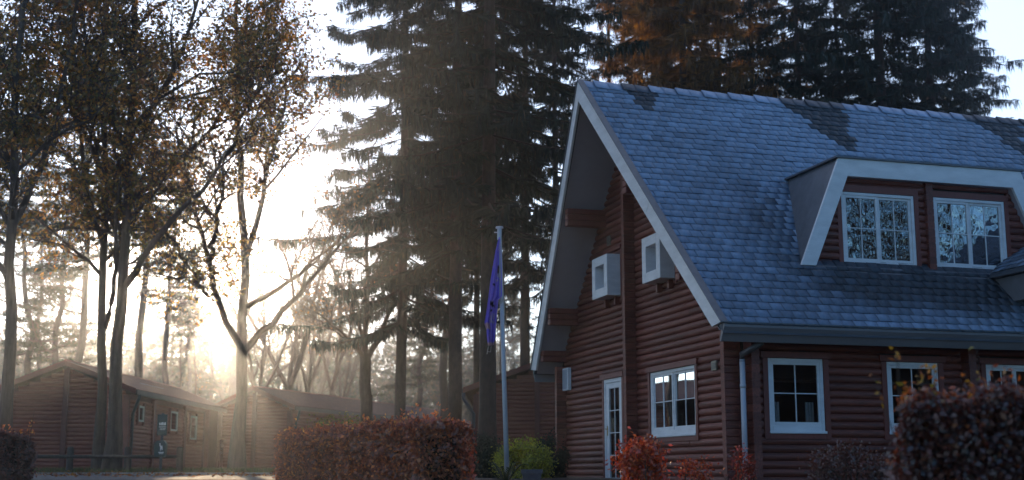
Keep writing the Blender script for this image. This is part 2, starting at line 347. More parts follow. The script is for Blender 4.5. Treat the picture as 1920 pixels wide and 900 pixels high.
# the glazed door
u0, u1, v0, v1 = GDOOR
f = MB(TG); f.box(u0, u0 + .07, v0, v1, -.02, .05); f.box(u1 - .07, u1, v0, v1, -.02, .05); f.box(u0 + .07, u1 - .07, v1 - .08, v1, -.02, .05)
door = f.build('door', WHITE, house, bevel=.006); door['label'] = 'narrow white glazed door in the gable wall'
f = MB(TG); s0, s1 = u0 + .075, u1 - .075; f.box(s0, s0 + .17, v0, v1 - .085, -.01, .035); f.box(s1 - .12, s1, v0, v1 - .085, -.01, .035); f.box(s0 + .17, s1 - .12, v1 - .2, v1 - .085, -.01, .035); f.box(s0 + .17, s1 - .12, v0, v0 + .16, -.01, .035)
f.build('leaf', WHITE, door, bevel=.005)
for c in range(2):
    for rw in range(4):
        a0, a1, c0, c1 = s0 + .17, s1 - .12, v0 + .16, v1 - .2
        x0, x1, y0, y1 = a0 + (a1 - a0) * c / 2, a0 + (a1 - a0) * (c + 1) / 2, c0 + (c1 - c0) * rw / 4, c0 + (c1 - c0) * (rw + 1) / 4
        q = MB(TG); q.poly([(x0, y0, .01), (x1, y0, .01), (x1, y1, .01), (x0, y1, .01)], [(0, 1, 2, 3)]); q.build('pane', GLASS, door)
        if rw and not c: q = MB(TG); q.box(a0, a1, y0 - .008, y0 + .008, .006, .026); q.build('glazing_bar', WHITE, door)
q = MB(TG); q.box((a0 + a1) / 2 - .011, (a0 + a1) / 2 + .011, c0, c1, .005, .024); q.build('glazing_bar', WHITE, door)
q = MB(TG); hx = s0 + .08; q.box(hx - .02, hx + .02, .72 + G, .92 + G, .035, .045); q.tube([(hx, .86 + G, .04), (hx, .86 + G, .09), (hx + .1, .85 + G, .09)], .011, 6); q.build('handle', BRASS, door)
for bx in ((u0 - .1, u0 - .004, 0, v1 + .004), (u1 + .004, u1 + .1, 0, v1 + .004)): q = MB(TG); q.box(*bx, -.03, .06); q.build('casing_board', WOODF, door, bevel=.004)
q = MB(TG); q.box(u0 - .16, u1 + .14, v1 + .006, v1 + .11, -.03, .085); q.build('casing_board', WOODF, door, bevel=.004)
# white box surrounds of the two small gable lights
for (b0, b1, h0, h1, lab) in ((6.075, 5.175, 3.545 + G, 4.405 + G, 'white box surround left of the pilaster'), (3.275, 2.40, 3.50 + G, 4.37 + G, 'white box surround tucked behind the bargeboard')):
    u0, u1 = gb(b0), gb(b1); f = MB(TG); D = .36; t = .19
    f.box(u0, u0 + t, h0, h1, 0, D); f.box(u1 - t, u1, h0, h1, 0, D); f.box(u0 + t, u1 - t, h1 - t, h1, 0, D); f.box(u0 + t, u1 - t, h0, h0 + t, 0, D)
    o = f.build('window_box', WHITE, house, bevel=.008); o['label'] = lab
    q = MB(TG); q.box(u0 + t, u1 - t, h0 + t, h1 - t, .01, .05); q.build('back_panel', SOFF, o)
    for uu in (u0 + .12, u1 - .2): q = MB(TG); q.box(uu, uu + .08, h0 - .17, h0 - .004, .0, .14); q.build('bracket', WOODF, o)
    q = MB(TG); q.box(u1 + .005, u1 + .06, h0 - .1, h1 + .12, .0, .07); q.build('casing_board', WOODF, o); q = MB(TG); q.box(u0 - .05, u1 + .06, h1 + .125, h1 + .2, .0, .09); q.build('casing_board', WOODF, o)
for (b0, b1, h0, h1) in ((5.94, 5.74, 4.70 + G, 4.90 + G), (.94, .74, 1.69 + G, 1.85 + G)):
    f = MB(TG); f.box(gb(b0), gb(b1), h0, h1, .03, .07); o = f.build('wall_vent', VENTM, house)
    for i in range(4): q = MB(TG); y = h0 + .03 + i * (h1 - h0 - .06) / 4; q.box(gb(b0) + .02, gb(b1) - .02, y, y + .012, .07, .08); q.build('slat', DPVC, o)
f = MB(TG); f.box(gb(8.78), gb(8.38), 1.80 + G, 2.31 + G, .05, .13); o = f.build('wall_vent', WHITE, house, bevel=.006)
for i in range(7): q = MB(TG); x = gb(8.78) + .05 + i * .045; q.box(x, x + .02, 1.84 + G, 2.27 + G, .13, .14); q.build('slat', PVC, o)
# purlins carrying the roof overhang, at both sides of the ridge
for b, h, s in ((6.12, 5.50 + G, 1), (8.0, 3.60 + G, 1), (CB * 2 - 6.12, 5.50 + G, -1), (CB * 2 - 8.0, 3.60 + G, -1), (WL - .1, 2.72 + G, 1)):
    ov = oa + (of - oa) * abs(b - CB) / (CB + e) - .06
    for j in range(3 if b < 8.5 else 2): q = MB(); q.box(-ov + .0 * j, 0, b - .09 - .0 * j, b + .09, h - PITCHL * (j + 1) + .004, h - PITCHL * j - .002); q.build('purlin', WOODF, house, bevel=.02)
q = MB(); q.box(-oa + .1, 0, CB - .08, CB + .08, Hr - .62, Hr - .36); q.build('purlin', WOODF, house, bevel=.02)
# the roof deck (its verge rakes forward to the ridge), soffits, bargeboards, fascia
def roof_pt(a, s, n=0, side=1):                                # s up the slope from the eaves, n above the deck
    b = -e + s * ct - n * st; h = Hf + s * st + n * ct
    return (a, b if side > 0 else 2 * CB - b, h)
def verge(s): return -of - (oa - of) * s / S
q = MB()
for sd in (1, -1):
    top = [roof_pt(verge(0), 0, -.03, sd), roof_pt(verge(S), S, -.03, sd), roof_pt(LE + .6, S, -.03, sd), roof_pt(LE + .6, 0, -.03, sd)]
    q.prism(top, (0, 0, -.13))
roof = q.build('roof', mat('roof_deck', (.06, .07, .085), (.09, .1, .12), .7, 5), house)
for sd in (1, -1):
    lo = [(.02, 0), (.02 - 0, S)]
    q = MB(); pts = [roof_pt(verge(.1) + .03, .1, -.2, sd), roof_pt(verge(S - .25) + .03, S - .25, -.2, sd), roof_pt(.0, S - .25, -.2, sd), roof_pt(.0, .1, -.2, sd)]
    q.prism(pts, (0, 0, -.02)); q.build('soffit', SOFF, house)
q = MB(); q.prism([roof_pt(-.2, .12, -.22), roof_pt(-.2, .9, -.22), roof_pt(LE, .9, -.22), roof_pt(LE, .12, -.22)], (0, 0, -.02)); q.build('soffit', SOFF, house)
BW = .42
for sd in (1, -1):
    q = MB(); n0, n1 = .035, .035 - .30
    A = [roof_pt(verge(0), 0, n0, sd), roof_pt(verge(S), S, n0, sd), (-oa, CB, Hr + n0 / ct + (n1 - n0) / ct), roof_pt(verge(0), .22, n1, sd)]
    A[1] = (-oa, CB, Hr + n0 / ct); d = np.array(A[1]) - np.array(A[0])
    jt = .44 if sd > 0 else .52; lp3 = lambda P_, Q_, t_: tuple(P_[i_] + (Q_[i_] - P_[i_]) * t_ for i_ in range(3))
    for t0_, t1_ in ((0, jt - .0006), (jt + .0006, 1)):           # two boards butted along the slope
        q = MB(); q.prism([lp3(A[0], A[1], t0_), lp3(A[0], A[1], t1_), lp3(A[3], A[2], t1_), lp3(A[3], A[2], t0_)], (-.05, 0, 0)); q.build('bargeboard', WHITE, house, bevel=.006)
    q = MB(); B = [roof_pt(verge(0) - .075, 0, .05, sd), (-oa - .075, CB, Hr + .05 / ct), (-oa + .06, CB, Hr + .05 / ct), roof_pt(verge(0) + .06, 0, .05, sd)]
    q.prism(B, (0, 0, -.018)); q.build('verge_trim', LEAD, house)
q = MB(); q.prism([(-of + .0, -e - .015, Hf + .0), (-of + .0, -e - .015, Hf - .05), (-of + .0, -e + .12, Hf - .27), (-of, -e + .17, Hf - .27), (-of, -e + .06, Hf - .0)], (LE + of, 0, 0)); q.build('fascia', FASC, house)
q = MB(); q.box(-of - .02, LE, -e - .05, -e + .02, Hf + .012, Hf + .03); q.build('drip_edge', LEAD, house)
q = MB(); q.prism([(-of, 2 * CB + e + .015, Hf), (-of, 2 * CB + e + .015, Hf - .05), (-of, 2 * CB + e - .12, Hf - .27), (-of, 2 * CB + e - .06, Hf)], (LE + of, 0, 0)); q.build('fascia', FASC, house)
q = MB(); q.tube([(.2, -.45, Hf - .25), (.05, -.36, Hf - .36), (-.03, -.16, Hf - .43), (-.03, -.16, Hf - .55)], .05, 10); dp = q.build('downpipe', DPVC, house, smooth=True)
q = MB(); q.tube([(-.03, -.16, Hf - .52), (-.03, -.16, 0)], .045, 12); q.build('pipe', PVC, dp, smooth=True)
q = MB(); q.tube([(-.03, -.16, Hf - .92), (-.03, -.16, Hf - .98)], .051, 12); q.build('joint', PVC, dp, smooth=True)
q = MB(); q.tube([(-.08, WL + .14, Hf - .3), (-.08, WL + .12, Hf - .5), (-.08, WL + .1, 0)], .035, 8); q.build('downpipe', PVC, house, smooth=True)
# slates
DC = 4.15                                                     # the dormer's middle
def in_dormer(a, b):
    if not (.50 < b < 2.30): return False
    t = (b - .45) / 1.79
    return 1.58 + (2.24 - 1.40) * t < a < 2 * DC - (1.58 + (2.24 - 1.40) * t)
def tri(p, A, B, C_):
    def sg(p, a, b): return (p[0] - b[0]) * (a[1] - b[1]) - (a[0] - b[0]) * (p[1] - b[1])
    d = (sg(p, A, B), sg(p, B, C_), sg(p, C_, A)); return min(d) >= 0 or max(d) <= 0
STAINS = [((-.32, 7.6), (.5, 7.6), (.1, 6.45)), ((.35, 7.4), (.5, 6.95), (-.1, 6.75)), ((2.9, 7.6), (5.1, 7.6), (4.25, 6.9)), ((3.3, 7.3), (4.75, 7.2), (4.22, 5.45)), ((7.6, 7.6), (9.8, 7.6), (8.9, 6.9)), ((8.0, 7.3), (9.3, 7.3), (8.6, 6.0))]
nzx = rng.normal(size=(12, 4))
def cloud(a, s):
    v = 0
    for i in range(12): v += math.sin(a * (.6 + .35 * i) * nzx[i, 0] + s * (.4 + .25 * i) * nzx[i, 1] * 1.3 + nzx[i, 2] * 6) / (1 + .45 * i)
    return v / 3.2
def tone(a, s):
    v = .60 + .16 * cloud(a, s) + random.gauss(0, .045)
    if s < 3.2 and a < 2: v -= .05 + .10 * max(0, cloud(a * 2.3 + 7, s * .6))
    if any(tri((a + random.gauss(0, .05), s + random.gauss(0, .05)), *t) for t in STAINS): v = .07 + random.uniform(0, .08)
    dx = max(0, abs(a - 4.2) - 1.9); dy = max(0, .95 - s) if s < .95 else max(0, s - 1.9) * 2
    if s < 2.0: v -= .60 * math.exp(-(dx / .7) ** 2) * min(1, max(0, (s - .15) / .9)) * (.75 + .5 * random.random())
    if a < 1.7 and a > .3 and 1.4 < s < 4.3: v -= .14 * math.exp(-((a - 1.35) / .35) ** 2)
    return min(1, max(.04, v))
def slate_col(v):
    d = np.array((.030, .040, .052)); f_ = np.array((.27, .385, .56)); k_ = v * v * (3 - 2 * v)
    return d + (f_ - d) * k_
def slate_geo(w, L=.34, lift=.024, thick=.016):               # local: x across, y up the slope, z normal
    return [(0, 0, lift), (w, 0, lift), (w, L, .002), (0, L, .002), (0, 0, lift - thick), (w, 0, lift - thick), (w, L, -.004), (0, L, -.004)]
SF = [(0, 1, 2, 3), (4, 7, 6, 5), (0, 4, 5, 1), (1, 5, 6, 2), (2, 6, 7, 3), (3, 7, 4, 0)]
PC, SW = .1935, .222
tiles = []
row = 0
while row * PC < S - .12:
    s = row * PC - .02; a0 = verge(s) + .045; a = a0; nxt = a0 + (SW if row % 2 else SW * .5) + random.uniform(-.02, .02)
    while a < LE + .5:
        w = nxt - a; b = -e + (s + .1) * ct
        if not in_dormer(a + w / 2, b) and not (a > 9.7): tiles.append((a, s, w - .010, abs(w - SW) < 1e-6))
        a = nxt; nxt = a + SW
    row += 1
hc, hs_ = math.cos(HYAW), math.sin(HYAW)
def dist2(a, s):
    p = roof_pt(a, s); return (HX + p[0] * hc - p[1] * hs_) ** 2 + (HY + p[0] * hs_ + p[1] * hc) ** 2
full = sorted([t for t in tiles if t[3] and t[0] < 5.0], key=lambda t: dist2(t[0], t[1]))[:300]; single = set(full)
variants = {}
def slate_mesh(w, v):
    key = round(v * 16)
    if key not in variants:
        me = array_mesh('slate', np.array(slate_geo(SW - .010)), SF, SLATE, np.concatenate([np.tile(slate_col(key / 16), (4, 1)), np.tile(slate_col(.0), (4, 1))])); variants[key] = me  # lower corners dark: frost-free edge, also paints the shadow line under each course
    return variants[key]
RV, RQ, RC = [], [], []
for t in tiles:
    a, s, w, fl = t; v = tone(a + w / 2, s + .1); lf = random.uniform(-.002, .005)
    if t in single:
        o = bpy.data.objects.new('slate', slate_mesh(w, v)); link(o, roof)
        o.location = roof_pt(a, s, lf); o.rotation_euler = (th + random.gauss(0, .004), 0, random.gauss(0, .004))
    else:
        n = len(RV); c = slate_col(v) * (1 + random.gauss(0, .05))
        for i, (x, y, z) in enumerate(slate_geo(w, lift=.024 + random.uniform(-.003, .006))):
            RV.append(roof_pt(a + x, s + y, z + lf)); RC.append(c if i < 4 else slate_col(0))  # same dark lower edge, frost-free and painting the course's shadow line
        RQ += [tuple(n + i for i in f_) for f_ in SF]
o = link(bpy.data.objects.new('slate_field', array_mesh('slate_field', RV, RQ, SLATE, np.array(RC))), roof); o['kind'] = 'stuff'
RVB, RQB, RCB = [], [], []
for row in range(int(S / PC)):                                  # the slope turned away: courses only
    n = len(RVB); s = row * PC; c = slate_col(.5)
    for (x, y, z) in [(verge(s) + .05, 0, .016), (LE, 0, .016), (LE, .3, .002), (verge(s) + .05, .3, .002)]: RVB.append(roof_pt(x, s + y, z, -1)); RCB.append(c)
    RQB.append((n, n + 1, n + 2, n + 3))
o = link(bpy.data.objects.new('rear_slates', array_mesh('rear_slates', RVB, RQB, SLATE, np.array(RCB))), roof); o['kind'] = 'stuff'
a = -oa - .02; i = 0
while a < 9.7:
    w = .30; v = tone(a + .15, S - .05); c = slate_col(min(1, v + .05)) * random.uniform(.9, 1.12); n0 = .030 + .010 * (i % 2)
    pts = []
    for x in (a, a + w + .02):
        l_ = .018 if x == a else 0
        for (bb, hh) in ((-.17, -.17 * m_), (0, 0), (.17, -.17 * m_)): pts.append((x, CB + bb, Hr + hh + (n0 + l_) / ct))
        for (bb, hh) in ((-.17, -.17 * m_), (0, 0), (.17, -.17 * m_)): pts.append((x, CB + bb, Hr + hh + (n0 + l_ - .014) / ct))
    fs = [(0, 6, 7, 1), (1, 7, 8, 2), (3, 4, 10, 9), (4, 5, 11, 10), (0, 1, 4, 3), (1, 2, 5, 4), (6, 9, 10, 7), (7, 10, 11, 8), (0, 3, 9, 6), (2, 8, 11, 5)]
    link(bpy.data.objects.new('ridge_tile', array_mesh('ridge_tile', np.array(pts), fs, SLATE, np.tile(c, (12, 1)))), roof)
    a += w; i += 1
# the dormer
BD = .45; top = 5.47 + G; hB = 3.51 + G
dl, dt_ = 1.43, 2.25                                          # left foot and left shoulder of the trim (the right side mirrors them)
mir = lambda a: 2 * DC - a
q = MB(); dy = .06
q.prism([(dl, BD, hB), (dt_, BD, top), (mir(dt_), BD, top), (mir(dl), BD, hB), (mir(dl) - .29, BD, hB), (5.86, BD, 5.15 + G), (2.42, BD, 5.15 + G), (dl + .29, BD, hB)], (0, -dy, 0))
dorm = q.build('dormer', WHITE, house, bevel=.006); dorm['label'] = 'white framed dormer with splayed sides and twin windows'
bt = 2.24 + .1                                                # where its flat top runs into the slope
for sg in (0, 1):
    X = (lambda a: a) if not sg else mir
    q = MB(); q.prism([(X(dl + .006), BD + .001, hB - .01), (X(dt_ + .006), BD + .001, top - .003), (X(dt_ + .006), bt + .25, top - .003), (X(dl + .006), BD + .35, hB - .01)], (.045 if not sg else -.045, 0, 0)); q.build('cheek', LEAD, dorm)
q = MB(); q.box(dt_ - .06, mir(dt_) + .06, BD - dy - .03, bt + .1, top + .002, top + .035); q.build('dormer_roof', LEAD, dorm)
q = MB(); q.prism([(dl + .29, BD + .002, hB), (2.42, BD + .002, 5.15 + G), (5.86, BD + .002, 5.15 + G), (mir(dl) - .29, BD + .002, hB), (mir(dl) - .1, BD + .002, hB), (mir(dt_) - .05, BD + .002, top - .03), (dt_ + .05, BD + .002, top - .03), (dl + .1, BD + .002, hB)], (0, .12, 0)); q.build('reveal', SOFF, dorm)
TD = lambda u, v, w: (u, BD + .14 - w, v)
DW1 = (2.36, 3.84, 3.575 + G, 4.90 + G); DW2 = (4.235, 5.76, 3.575 + G, 4.91 + G)
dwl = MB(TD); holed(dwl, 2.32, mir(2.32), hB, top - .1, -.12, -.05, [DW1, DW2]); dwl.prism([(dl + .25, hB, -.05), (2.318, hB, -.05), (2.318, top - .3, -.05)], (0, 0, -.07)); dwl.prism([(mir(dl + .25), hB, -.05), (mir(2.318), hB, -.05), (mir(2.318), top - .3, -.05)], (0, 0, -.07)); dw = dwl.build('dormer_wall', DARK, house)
k = 0
while True:
    v0 = hB + .02 + k * PITCHL
    if v0 + PITCHL > top - .12: break
    t = (v0 - hB) / (top - hB); x0 = dl + .15 + (dt_ - dl) * t; x1 = mir(x0)
    for a, b in spans(x0, 4.06, v0, v0 + PITCHL, [(w[0] - .07, w[1] + .07, w[2] - .1, w[3] + .11) for w in (DW1, DW2)]) + spans(4.20, x1, v0, v0 + PITCHL, [(w[0] - .07, w[1] + .07, w[2] - .1, w[3] + .11) for w in (DW1, DW2)]): put('log', LOGME, dw, (a, BD + .14, v0), 0, b - a)
    q_ = put('log_end', ENDME, dw, (4.13, BD + .17, v0), R(90)); q_.scale = (.55, 1, 1)
    k += 1
for w, lb in ((DW1, 'left dormer window with branches mirrored in its panes'), (DW2, 'right dormer window with branches mirrored in its panes')):
    wo = window(house, TD, w, [(0, .5), (.5, 1)], lb, glass=GLASSD, casing=False, frame=.055, low=.075)
    for bx in ((w[0] - .09, w[0] - .004, w[2] - .0, w[3] + .004), (w[1] + .004, w[1] + .09, w[2] - .0, w[3] + .004), (w[0] - .09, w[1] + .09, w[3] + .006, w[3] + .12)): qq = MB(TD); qq.box(*bx, -.03, .05); qq.build('casing_board', WOODF, wo)
q = MB(); q.prism([(dl + .2, BD + .12, hB + .07), (dl + .2, BD - .02, hB + .015), (dl + .2, BD - .12, hB - .105), (dl + .2, BD - .12, hB - .13), (dl + .2, BD + .12, hB + .02)], (mir(dl) - dl - .4, 0, 0)); q.build('flashing', LEAD, dorm)
# the porch wing at the right edge
aw, hw = 5.24, 3.42 + G; sl = .6; pb = -2.6; pr = 8.6
q = MB(); q.prism([(aw + .05, pb + .05, hw - .02), (aw + .05, .35, hw - .02), (aw + .10, .1, hw - .46), (aw + .10, pb + .05, hw - .46)], (.09, 0, 0)); wing = q.build('porch', FASC, house); wing['label'] = 'low porch gable jutting out at the right edge'
q = MB(); q.prism([(aw - .06, pb, hw), (aw - .06, 1.2, hw), (aw - .06, 1.2, hw + .03), (aw - .06, pb, hw + .03)], (.14, 0, 0)); q.build('drip_edge', LEAD, wing)
for sg in (0, 1):
    X = (lambda a: a) if not sg else (lambda a: 2 * pr - a)
    q = MB(); q.prism([(X(aw - .05), pb, hw + .03), (X(aw - .05), .34, hw + .03), (pr, .35 + (pr - aw) * sl / m_ + .3, hw + .03 + (pr - aw + .05) * sl), (pr, pb, hw + .03 + (pr - aw + .05) * sl)], (0, 0, .05)); q.build('porch_roof', roof.data.materials[0], wing)
ang = math.atan(sl); a = aw - .03; n_ = 0
for cr in range(16):
    xr = aw - .04 + cr * .19 * math.cos(ang); zr = hw + .085 + cr * .19 * math.sin(ang); bend = .35 + (xr - aw) * sl / m_
    for j in range(14):
        b0 = pb + j * SW + (.5 * SW if cr % 2 else 0)
        if b0 + SW > bend + .1: break
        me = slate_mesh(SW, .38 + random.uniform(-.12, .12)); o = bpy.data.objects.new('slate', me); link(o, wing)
        o.location = (xr, b0 + SW, zr); o.rotation_euler = (0, 0, 0)
        from mathutils import Matrix
        o.rotation_euler = Matrix(((0, math.cos(ang), -math.sin(ang)), (-1, 0, 0), (0, math.sin(ang), math.cos(ang)))).to_euler()
q = MB(); q.box(aw + .3, aw + .45, pb + .2, pb + .35, 0, hw - .3); q.build('post', WOODF, wing)
q = MB(); q.prism([(aw, pb - .03, hw - .40), (aw - .03, pb - .03, hw + .03), (pr, pb - .03, hw + .06 + (pr - aw) * sl), (pr, pb - .03, hw - .36 + (pr - aw) * sl)], (0, .05, 0)); q.build('bargeboard', WHITE, wing)
q = MB(); q.prism([(X(aw), pb - .03, hw - .40), (X(aw - .03), pb - .03, hw + .03), (pr, pb - .03, hw + .06 + (pr - aw) * sl), (pr, pb - .03, hw - .36 + (pr - aw) * sl)], (0, .05, 0)); q.build('bargeboard', WHITE, wing)

# ------------------------------------------------------------------ the cabins
GUTT = mat('brown_gutter', (.05, .026, .02), (.07, .036, .028), .5, 3); CABF = mat('weathered_frame', (.30, .28, .27), (.38, .36, .35), .6, 4); ROOFC = mat('felt_roof', (.075, .036, .030), (.13, .062, .05), .92, 5, bump=.5, spec=.15)
GLASSC = glass_mat('cabin_glass', .10, 0, 1, (.2, .2, .22))
def ribbed(mb, P0, ux, v0, v1, lim, out, pitch=.13):           # log siding between two limits per course; P0 origin, ux direction, out outward
    P0 = np.array(P0, float); ux = np.array(ux, float); out = np.array(out, float); up = np.array((0, 0, 1.)); v = v0
    while v + pitch <= v1 + 1e-6:
        a, b = lim(v + pitch)
        if b - a < .05: break
        pr_ = [(0, 0.), (.035, .02), (.05, .065), (.035, .11), (0, pitch)]
        for (o0, h0), (o1, h1) in zip(pr_, pr_[1:]):
            mb.poly([tuple(P0 + ux * a + out * o0 + up * (v + h0)), tuple(P0 + ux * b + out * o0 + up * (v + h0)), tuple(P0 + ux * b + out * o1 + up * (v + h1)), tuple(P0 + ux * a + out * o1 + up * (v + h1))], [(0, 1, 2, 3)])
        v += pitch
def cabin(label, loc, rz, hw_, eave, apex, length, ov=.35, fr=.3, posts=(), side_posts=(), wins=(), porch=None, dark=False, pipe=True):
    c = tag(empty('cabin', loc, rz), label, 'cabin'); mP = (apex - eave) / (hw_ + ov)
    w = MB(); w.box(-hw_ + .02, hw_ - .02, .02, length - .02, -.4, eave - .05)
    w.prism([(-hw_ + .02, .02, eave - .05), (hw_ - .02, .02, eave - .05), (0, .02, apex - .1)], (0, length - .04, 0)); w.build('core', DARK if dark else CABD, c)
    L1 = porch if porch else length
    w = MB(); ribbed(w, (-hw_, 0, 0), (1, 0, 0), 0, apex - .1, lambda v: (0, 2 * hw_) if v < eave - .1 else (max(0, hw_ - (apex - .1 - v) / mP), min(2 * hw_, hw_ + (apex - .1 - v) / mP)), (0, -1, 0)); w.build('gable_wall', CABW, c)
    w = MB(); ribbed(w, (hw_, 0, 0), (0, 1, 0), 0, eave - .12, lambda v: (0, L1), (1, 0, 0)); w.build('side_wall', CABW, c)
    w = MB(); ribbed(w, (-hw_, 0, 0), (0, 1, 0), 0, eave - .12, lambda v: (0, length), (-1, 0, 0)); w.build('side_wall', CABW, c)
    for s in (-1, 1):
        q = MB(); q.prism([(s * (hw_ + ov), -fr, eave - .02), (0, -fr, apex), (0, -fr, apex + .1), (s * (hw_ + ov), -fr, eave + .08)], (0, length + 2 * fr, 0)); q.build('roof_slope', ROOFC, c)
        q = MB(); q.prism([(s * (hw_ + ov + .01), -fr - .03, eave - .08), (0, -fr - .03, apex - .06), (0, -fr - .03, apex + .11), (s * (hw_ + ov + .01), -fr - .03, eave + .09)], (0, .028, 0)); q.build('bargeboard', CABD, c)
        q = MB(); q.box(s * (hw_ + ov + .002), s * (hw_ + ov + .05), -fr, length + fr, eave - .1, eave + .05); q.build('gutter', GUTT, c)
        q = MB(); q.box(s * hw_ - .09, s * hw_ + .09, -.07, .06, -.3, eave - .1); q.build('corner_post', CABD, c)
    q = MB(); q.box(-.03, .03, -fr, length + fr, apex + .06, apex + .13); q.build('ridge_cap', CABD, c)
    for x in posts: q = MB(); q.box(x - .08, x + .08, -.1, .0, -.1, apex - .15 - abs(x) * mP); q.build('post', CABD, c)
    for y in side_posts: q = MB(); q.box(hw_ + .0, hw_ + .1, y - .12, y + .12, -.1, eave - .1); q.build('post', CABD, c)
    for (y, wd, h0, h1) in wins:
        q = MB(); x = hw_ + .05
        for bx in ((y - wd / 2, y - wd / 2 + .05, h0, h1), (y + wd / 2 - .05, y + wd / 2, h0, h1), (y - wd / 2 + .05, y + wd / 2 - .05, h0, h0 + .06), (y - wd / 2 + .05, y + wd / 2 - .05, h1 - .06, h1)): q.box(x, x + .05, *bx)
        o = q.build('window', CABF, c)
        q = MB(); q.box(x - .02, x + .015, y - wd / 2 + .05, y + wd / 2 - .05, h0 + .06, h1 - .06); q.build('pane', GLASSC, o)
        for bx in ((y - wd / 2 - .12, y - wd / 2 - .003, h0 - .1, h1 + .1), (y + wd / 2 + .003, y + wd / 2 + .12, h0 - .1, h1 + .1)): q = MB(); q.box(x - .03, x + .045, *bx); q.build('casing_board', CABD, o)
    if pipe:
        q = MB(); q.tube([(hw_ + ov, .15, eave - .05), (hw_ + ov - .02, .15, eave - .2), (hw_ + .14, .25, eave - .65), (hw_ + .12, .25, 0)], .05, 8); q.build('downpipe', DPVC, c, smooth=True)
    return c
g40 = gz(40)
c1 = cabin('red log cabin with gable to the road behind the double trunk', (-13.85, 40, g40), 0, 1.88, 2.42, 3.28, 13.2, posts=(0,), side_posts=(2.9, 7.0), wins=((1.35, .55, 1.55, 2.05), (5.4, .9, 1.38, 2.06), (8.2, .95, 1.15, 2.02)), porch=9.9)
# its porch end: floor, posts, chair
q = MB(); q.box(1.88, 2.25, 9.95, 13.1, 0, .12); q.build('porch_floor', CABD, c1)
for y in (10.0, 12.9): q = MB(); q.box(1.98, 2.14, y - .08, y + .08, .12, 2.32); q.build('porch_post', CABD, c1)
q = MB(); ribbed(q, (1.75, 9.9, 0), (0, 1, 0), .13, 2.2, lambda v: (0, 3.2), (1, 0, 0)); q.build('porch_wall', CABW, c1)
q = MB(); q.box(.95, 1.05, 4.2, 7.2, 2.42 + .46, 2.42 + .56); q.build('roof_light', LEAD, c1)
chr_ = tag(empty('folded_chair', (-11.75, 51.3, g40 + .12)), 'folded wooden chair on the porch of the near cabin', 'chair')
for s in (-1, 1):
    q = MB(); q.tube([(.15, s * .5, 0), (.15, -s * .12, .95)], .045, 6); q.build('leg', CABD, chr_)
    q = MB(); q.tube([(.22, s * .25, 0), (.22, s * .3, 1.05)], .04, 6); q.build('leg', CABD, chr_)
for z in (.55, .7, .85, 1.0): q = MB(); q.box(.2, .24, -.32, .32, z, z + .09); q.build('slat', CABD, chr_)
p = at(480, 731, 52); c2 = cabin('hazy red log cabin behind the forked tree', (p.x, 52, gz(52)), -.296, 1.55, 2.42, 3.20, 22, posts=(0,), wins=((4, 1, 1, 1.9),))
p = at(1085, 700, 41); c3 = cabin('red cabin with dark gutter behind the yellow-green shrub', (p.x, 40, g40 - .05), 0, 3.25, 2.50, 3.80, 9, posts=(-1.35, ), pipe=False, ov=.38)
q = MB(); q.tube([(-3.63, -.3, 2.42), (-3.63, -.3, 2.25), (-3.32, -.16, 1.78), (-3.32, -.16, 0)], .055, 8); q.build('downpipe', DPVC, c3, smooth=True)
q = MB(); q.box(-.18, .18, .03, .09, 0, .09); 
# white tent far behind
tp = at(815, 766, 84); tent = tag(empty('white_tent', (tp.x, 84, gz(84))), 'peak of a white tent beyond the hazy cabin roof', 'tent'); h = tp.z - gz(84)
q = MB(); q.poly([(-1.5, -1.5, h - 1.15), (1.5, -1.5, h - 1.15), (1.5, 1.5, h - 1.15), (-1.5, 1.5, h - 1.15), (0, 0, h)], [(0, 1, 4), (1, 2, 4), (2, 3, 4), (3, 0, 4), (3, 2, 1, 0)]); q.build('canopy', WHITE, tent)
for x in (-1.45, 1.45):
    for y in (-1.45, 1.45): q = MB(); q.tube([(x, y, 0), (x, y, h - 1.15)], .04, 6); q.build('post', WHITE, tent)

# ------------------------------------------------------------------ fence, dog station, flag
FENW = mat('fence_wood', (.06, .04, .03), (.10, .07, .05), .85, 6, (3, 3, .6), .5)
def fence_part(x0, x1, y, label):
    f_ = tag(empty('rail_fence', ((x0 + x1) / 2, y, gz(y))), label, 'fence')
    return f_
fy = 33.2; fxs = [at(px, 880, fy).x for px in (20, 130, 238, 336)]
fen = tag(empty('rail_fence', (fxs[1], fy, gz(fy))), 'low weathered post and rail fence before the near cabin', 'fence')
for x in fxs: q = MB(); q.tube([(x - fxs[1], 0, -.1), (x - fxs[1], 0, .62), (x - fxs[1], 0, .66)], [.085, .085, .06], 10); q.build('post', FENW, fen)
for a, b in zip(fxs, fxs[1:]): q = MB(); q.tube([(a - fxs[1], -.06, .41), (b - fxs[1], -.06, .41)], .045, 8); q.build('rail', FENW, fen)
GRN = mat('dark_green_enamel', (.012, .026, .022), (.018, .034, .029), .4, 3); PRT = mat('white_print', (.55, .56, .58))
sp_ = at(300, 880, 32.6); st_ = tag(empty('dog_waste_station', (sp_.x, 32.6, gz(32.6))), 'dark green notice board and bin on a post before the near cabin', 'bin')
q = MB(); q.tube([(0, .04, -.1), (0, .04, 1.5)], .035, 8); q.build('post', DPVC, st_)
z0 = at(300, 815, 32.6).z - gz(32.6); z1 = at(300, 786, 32.6).z - gz(32.6)
q = MB(); q.box(-.12, .13, -.02, .0, z0 - .02, z1 + .12); bd = q.build('notice_board', GRN, st_, bevel=.006)
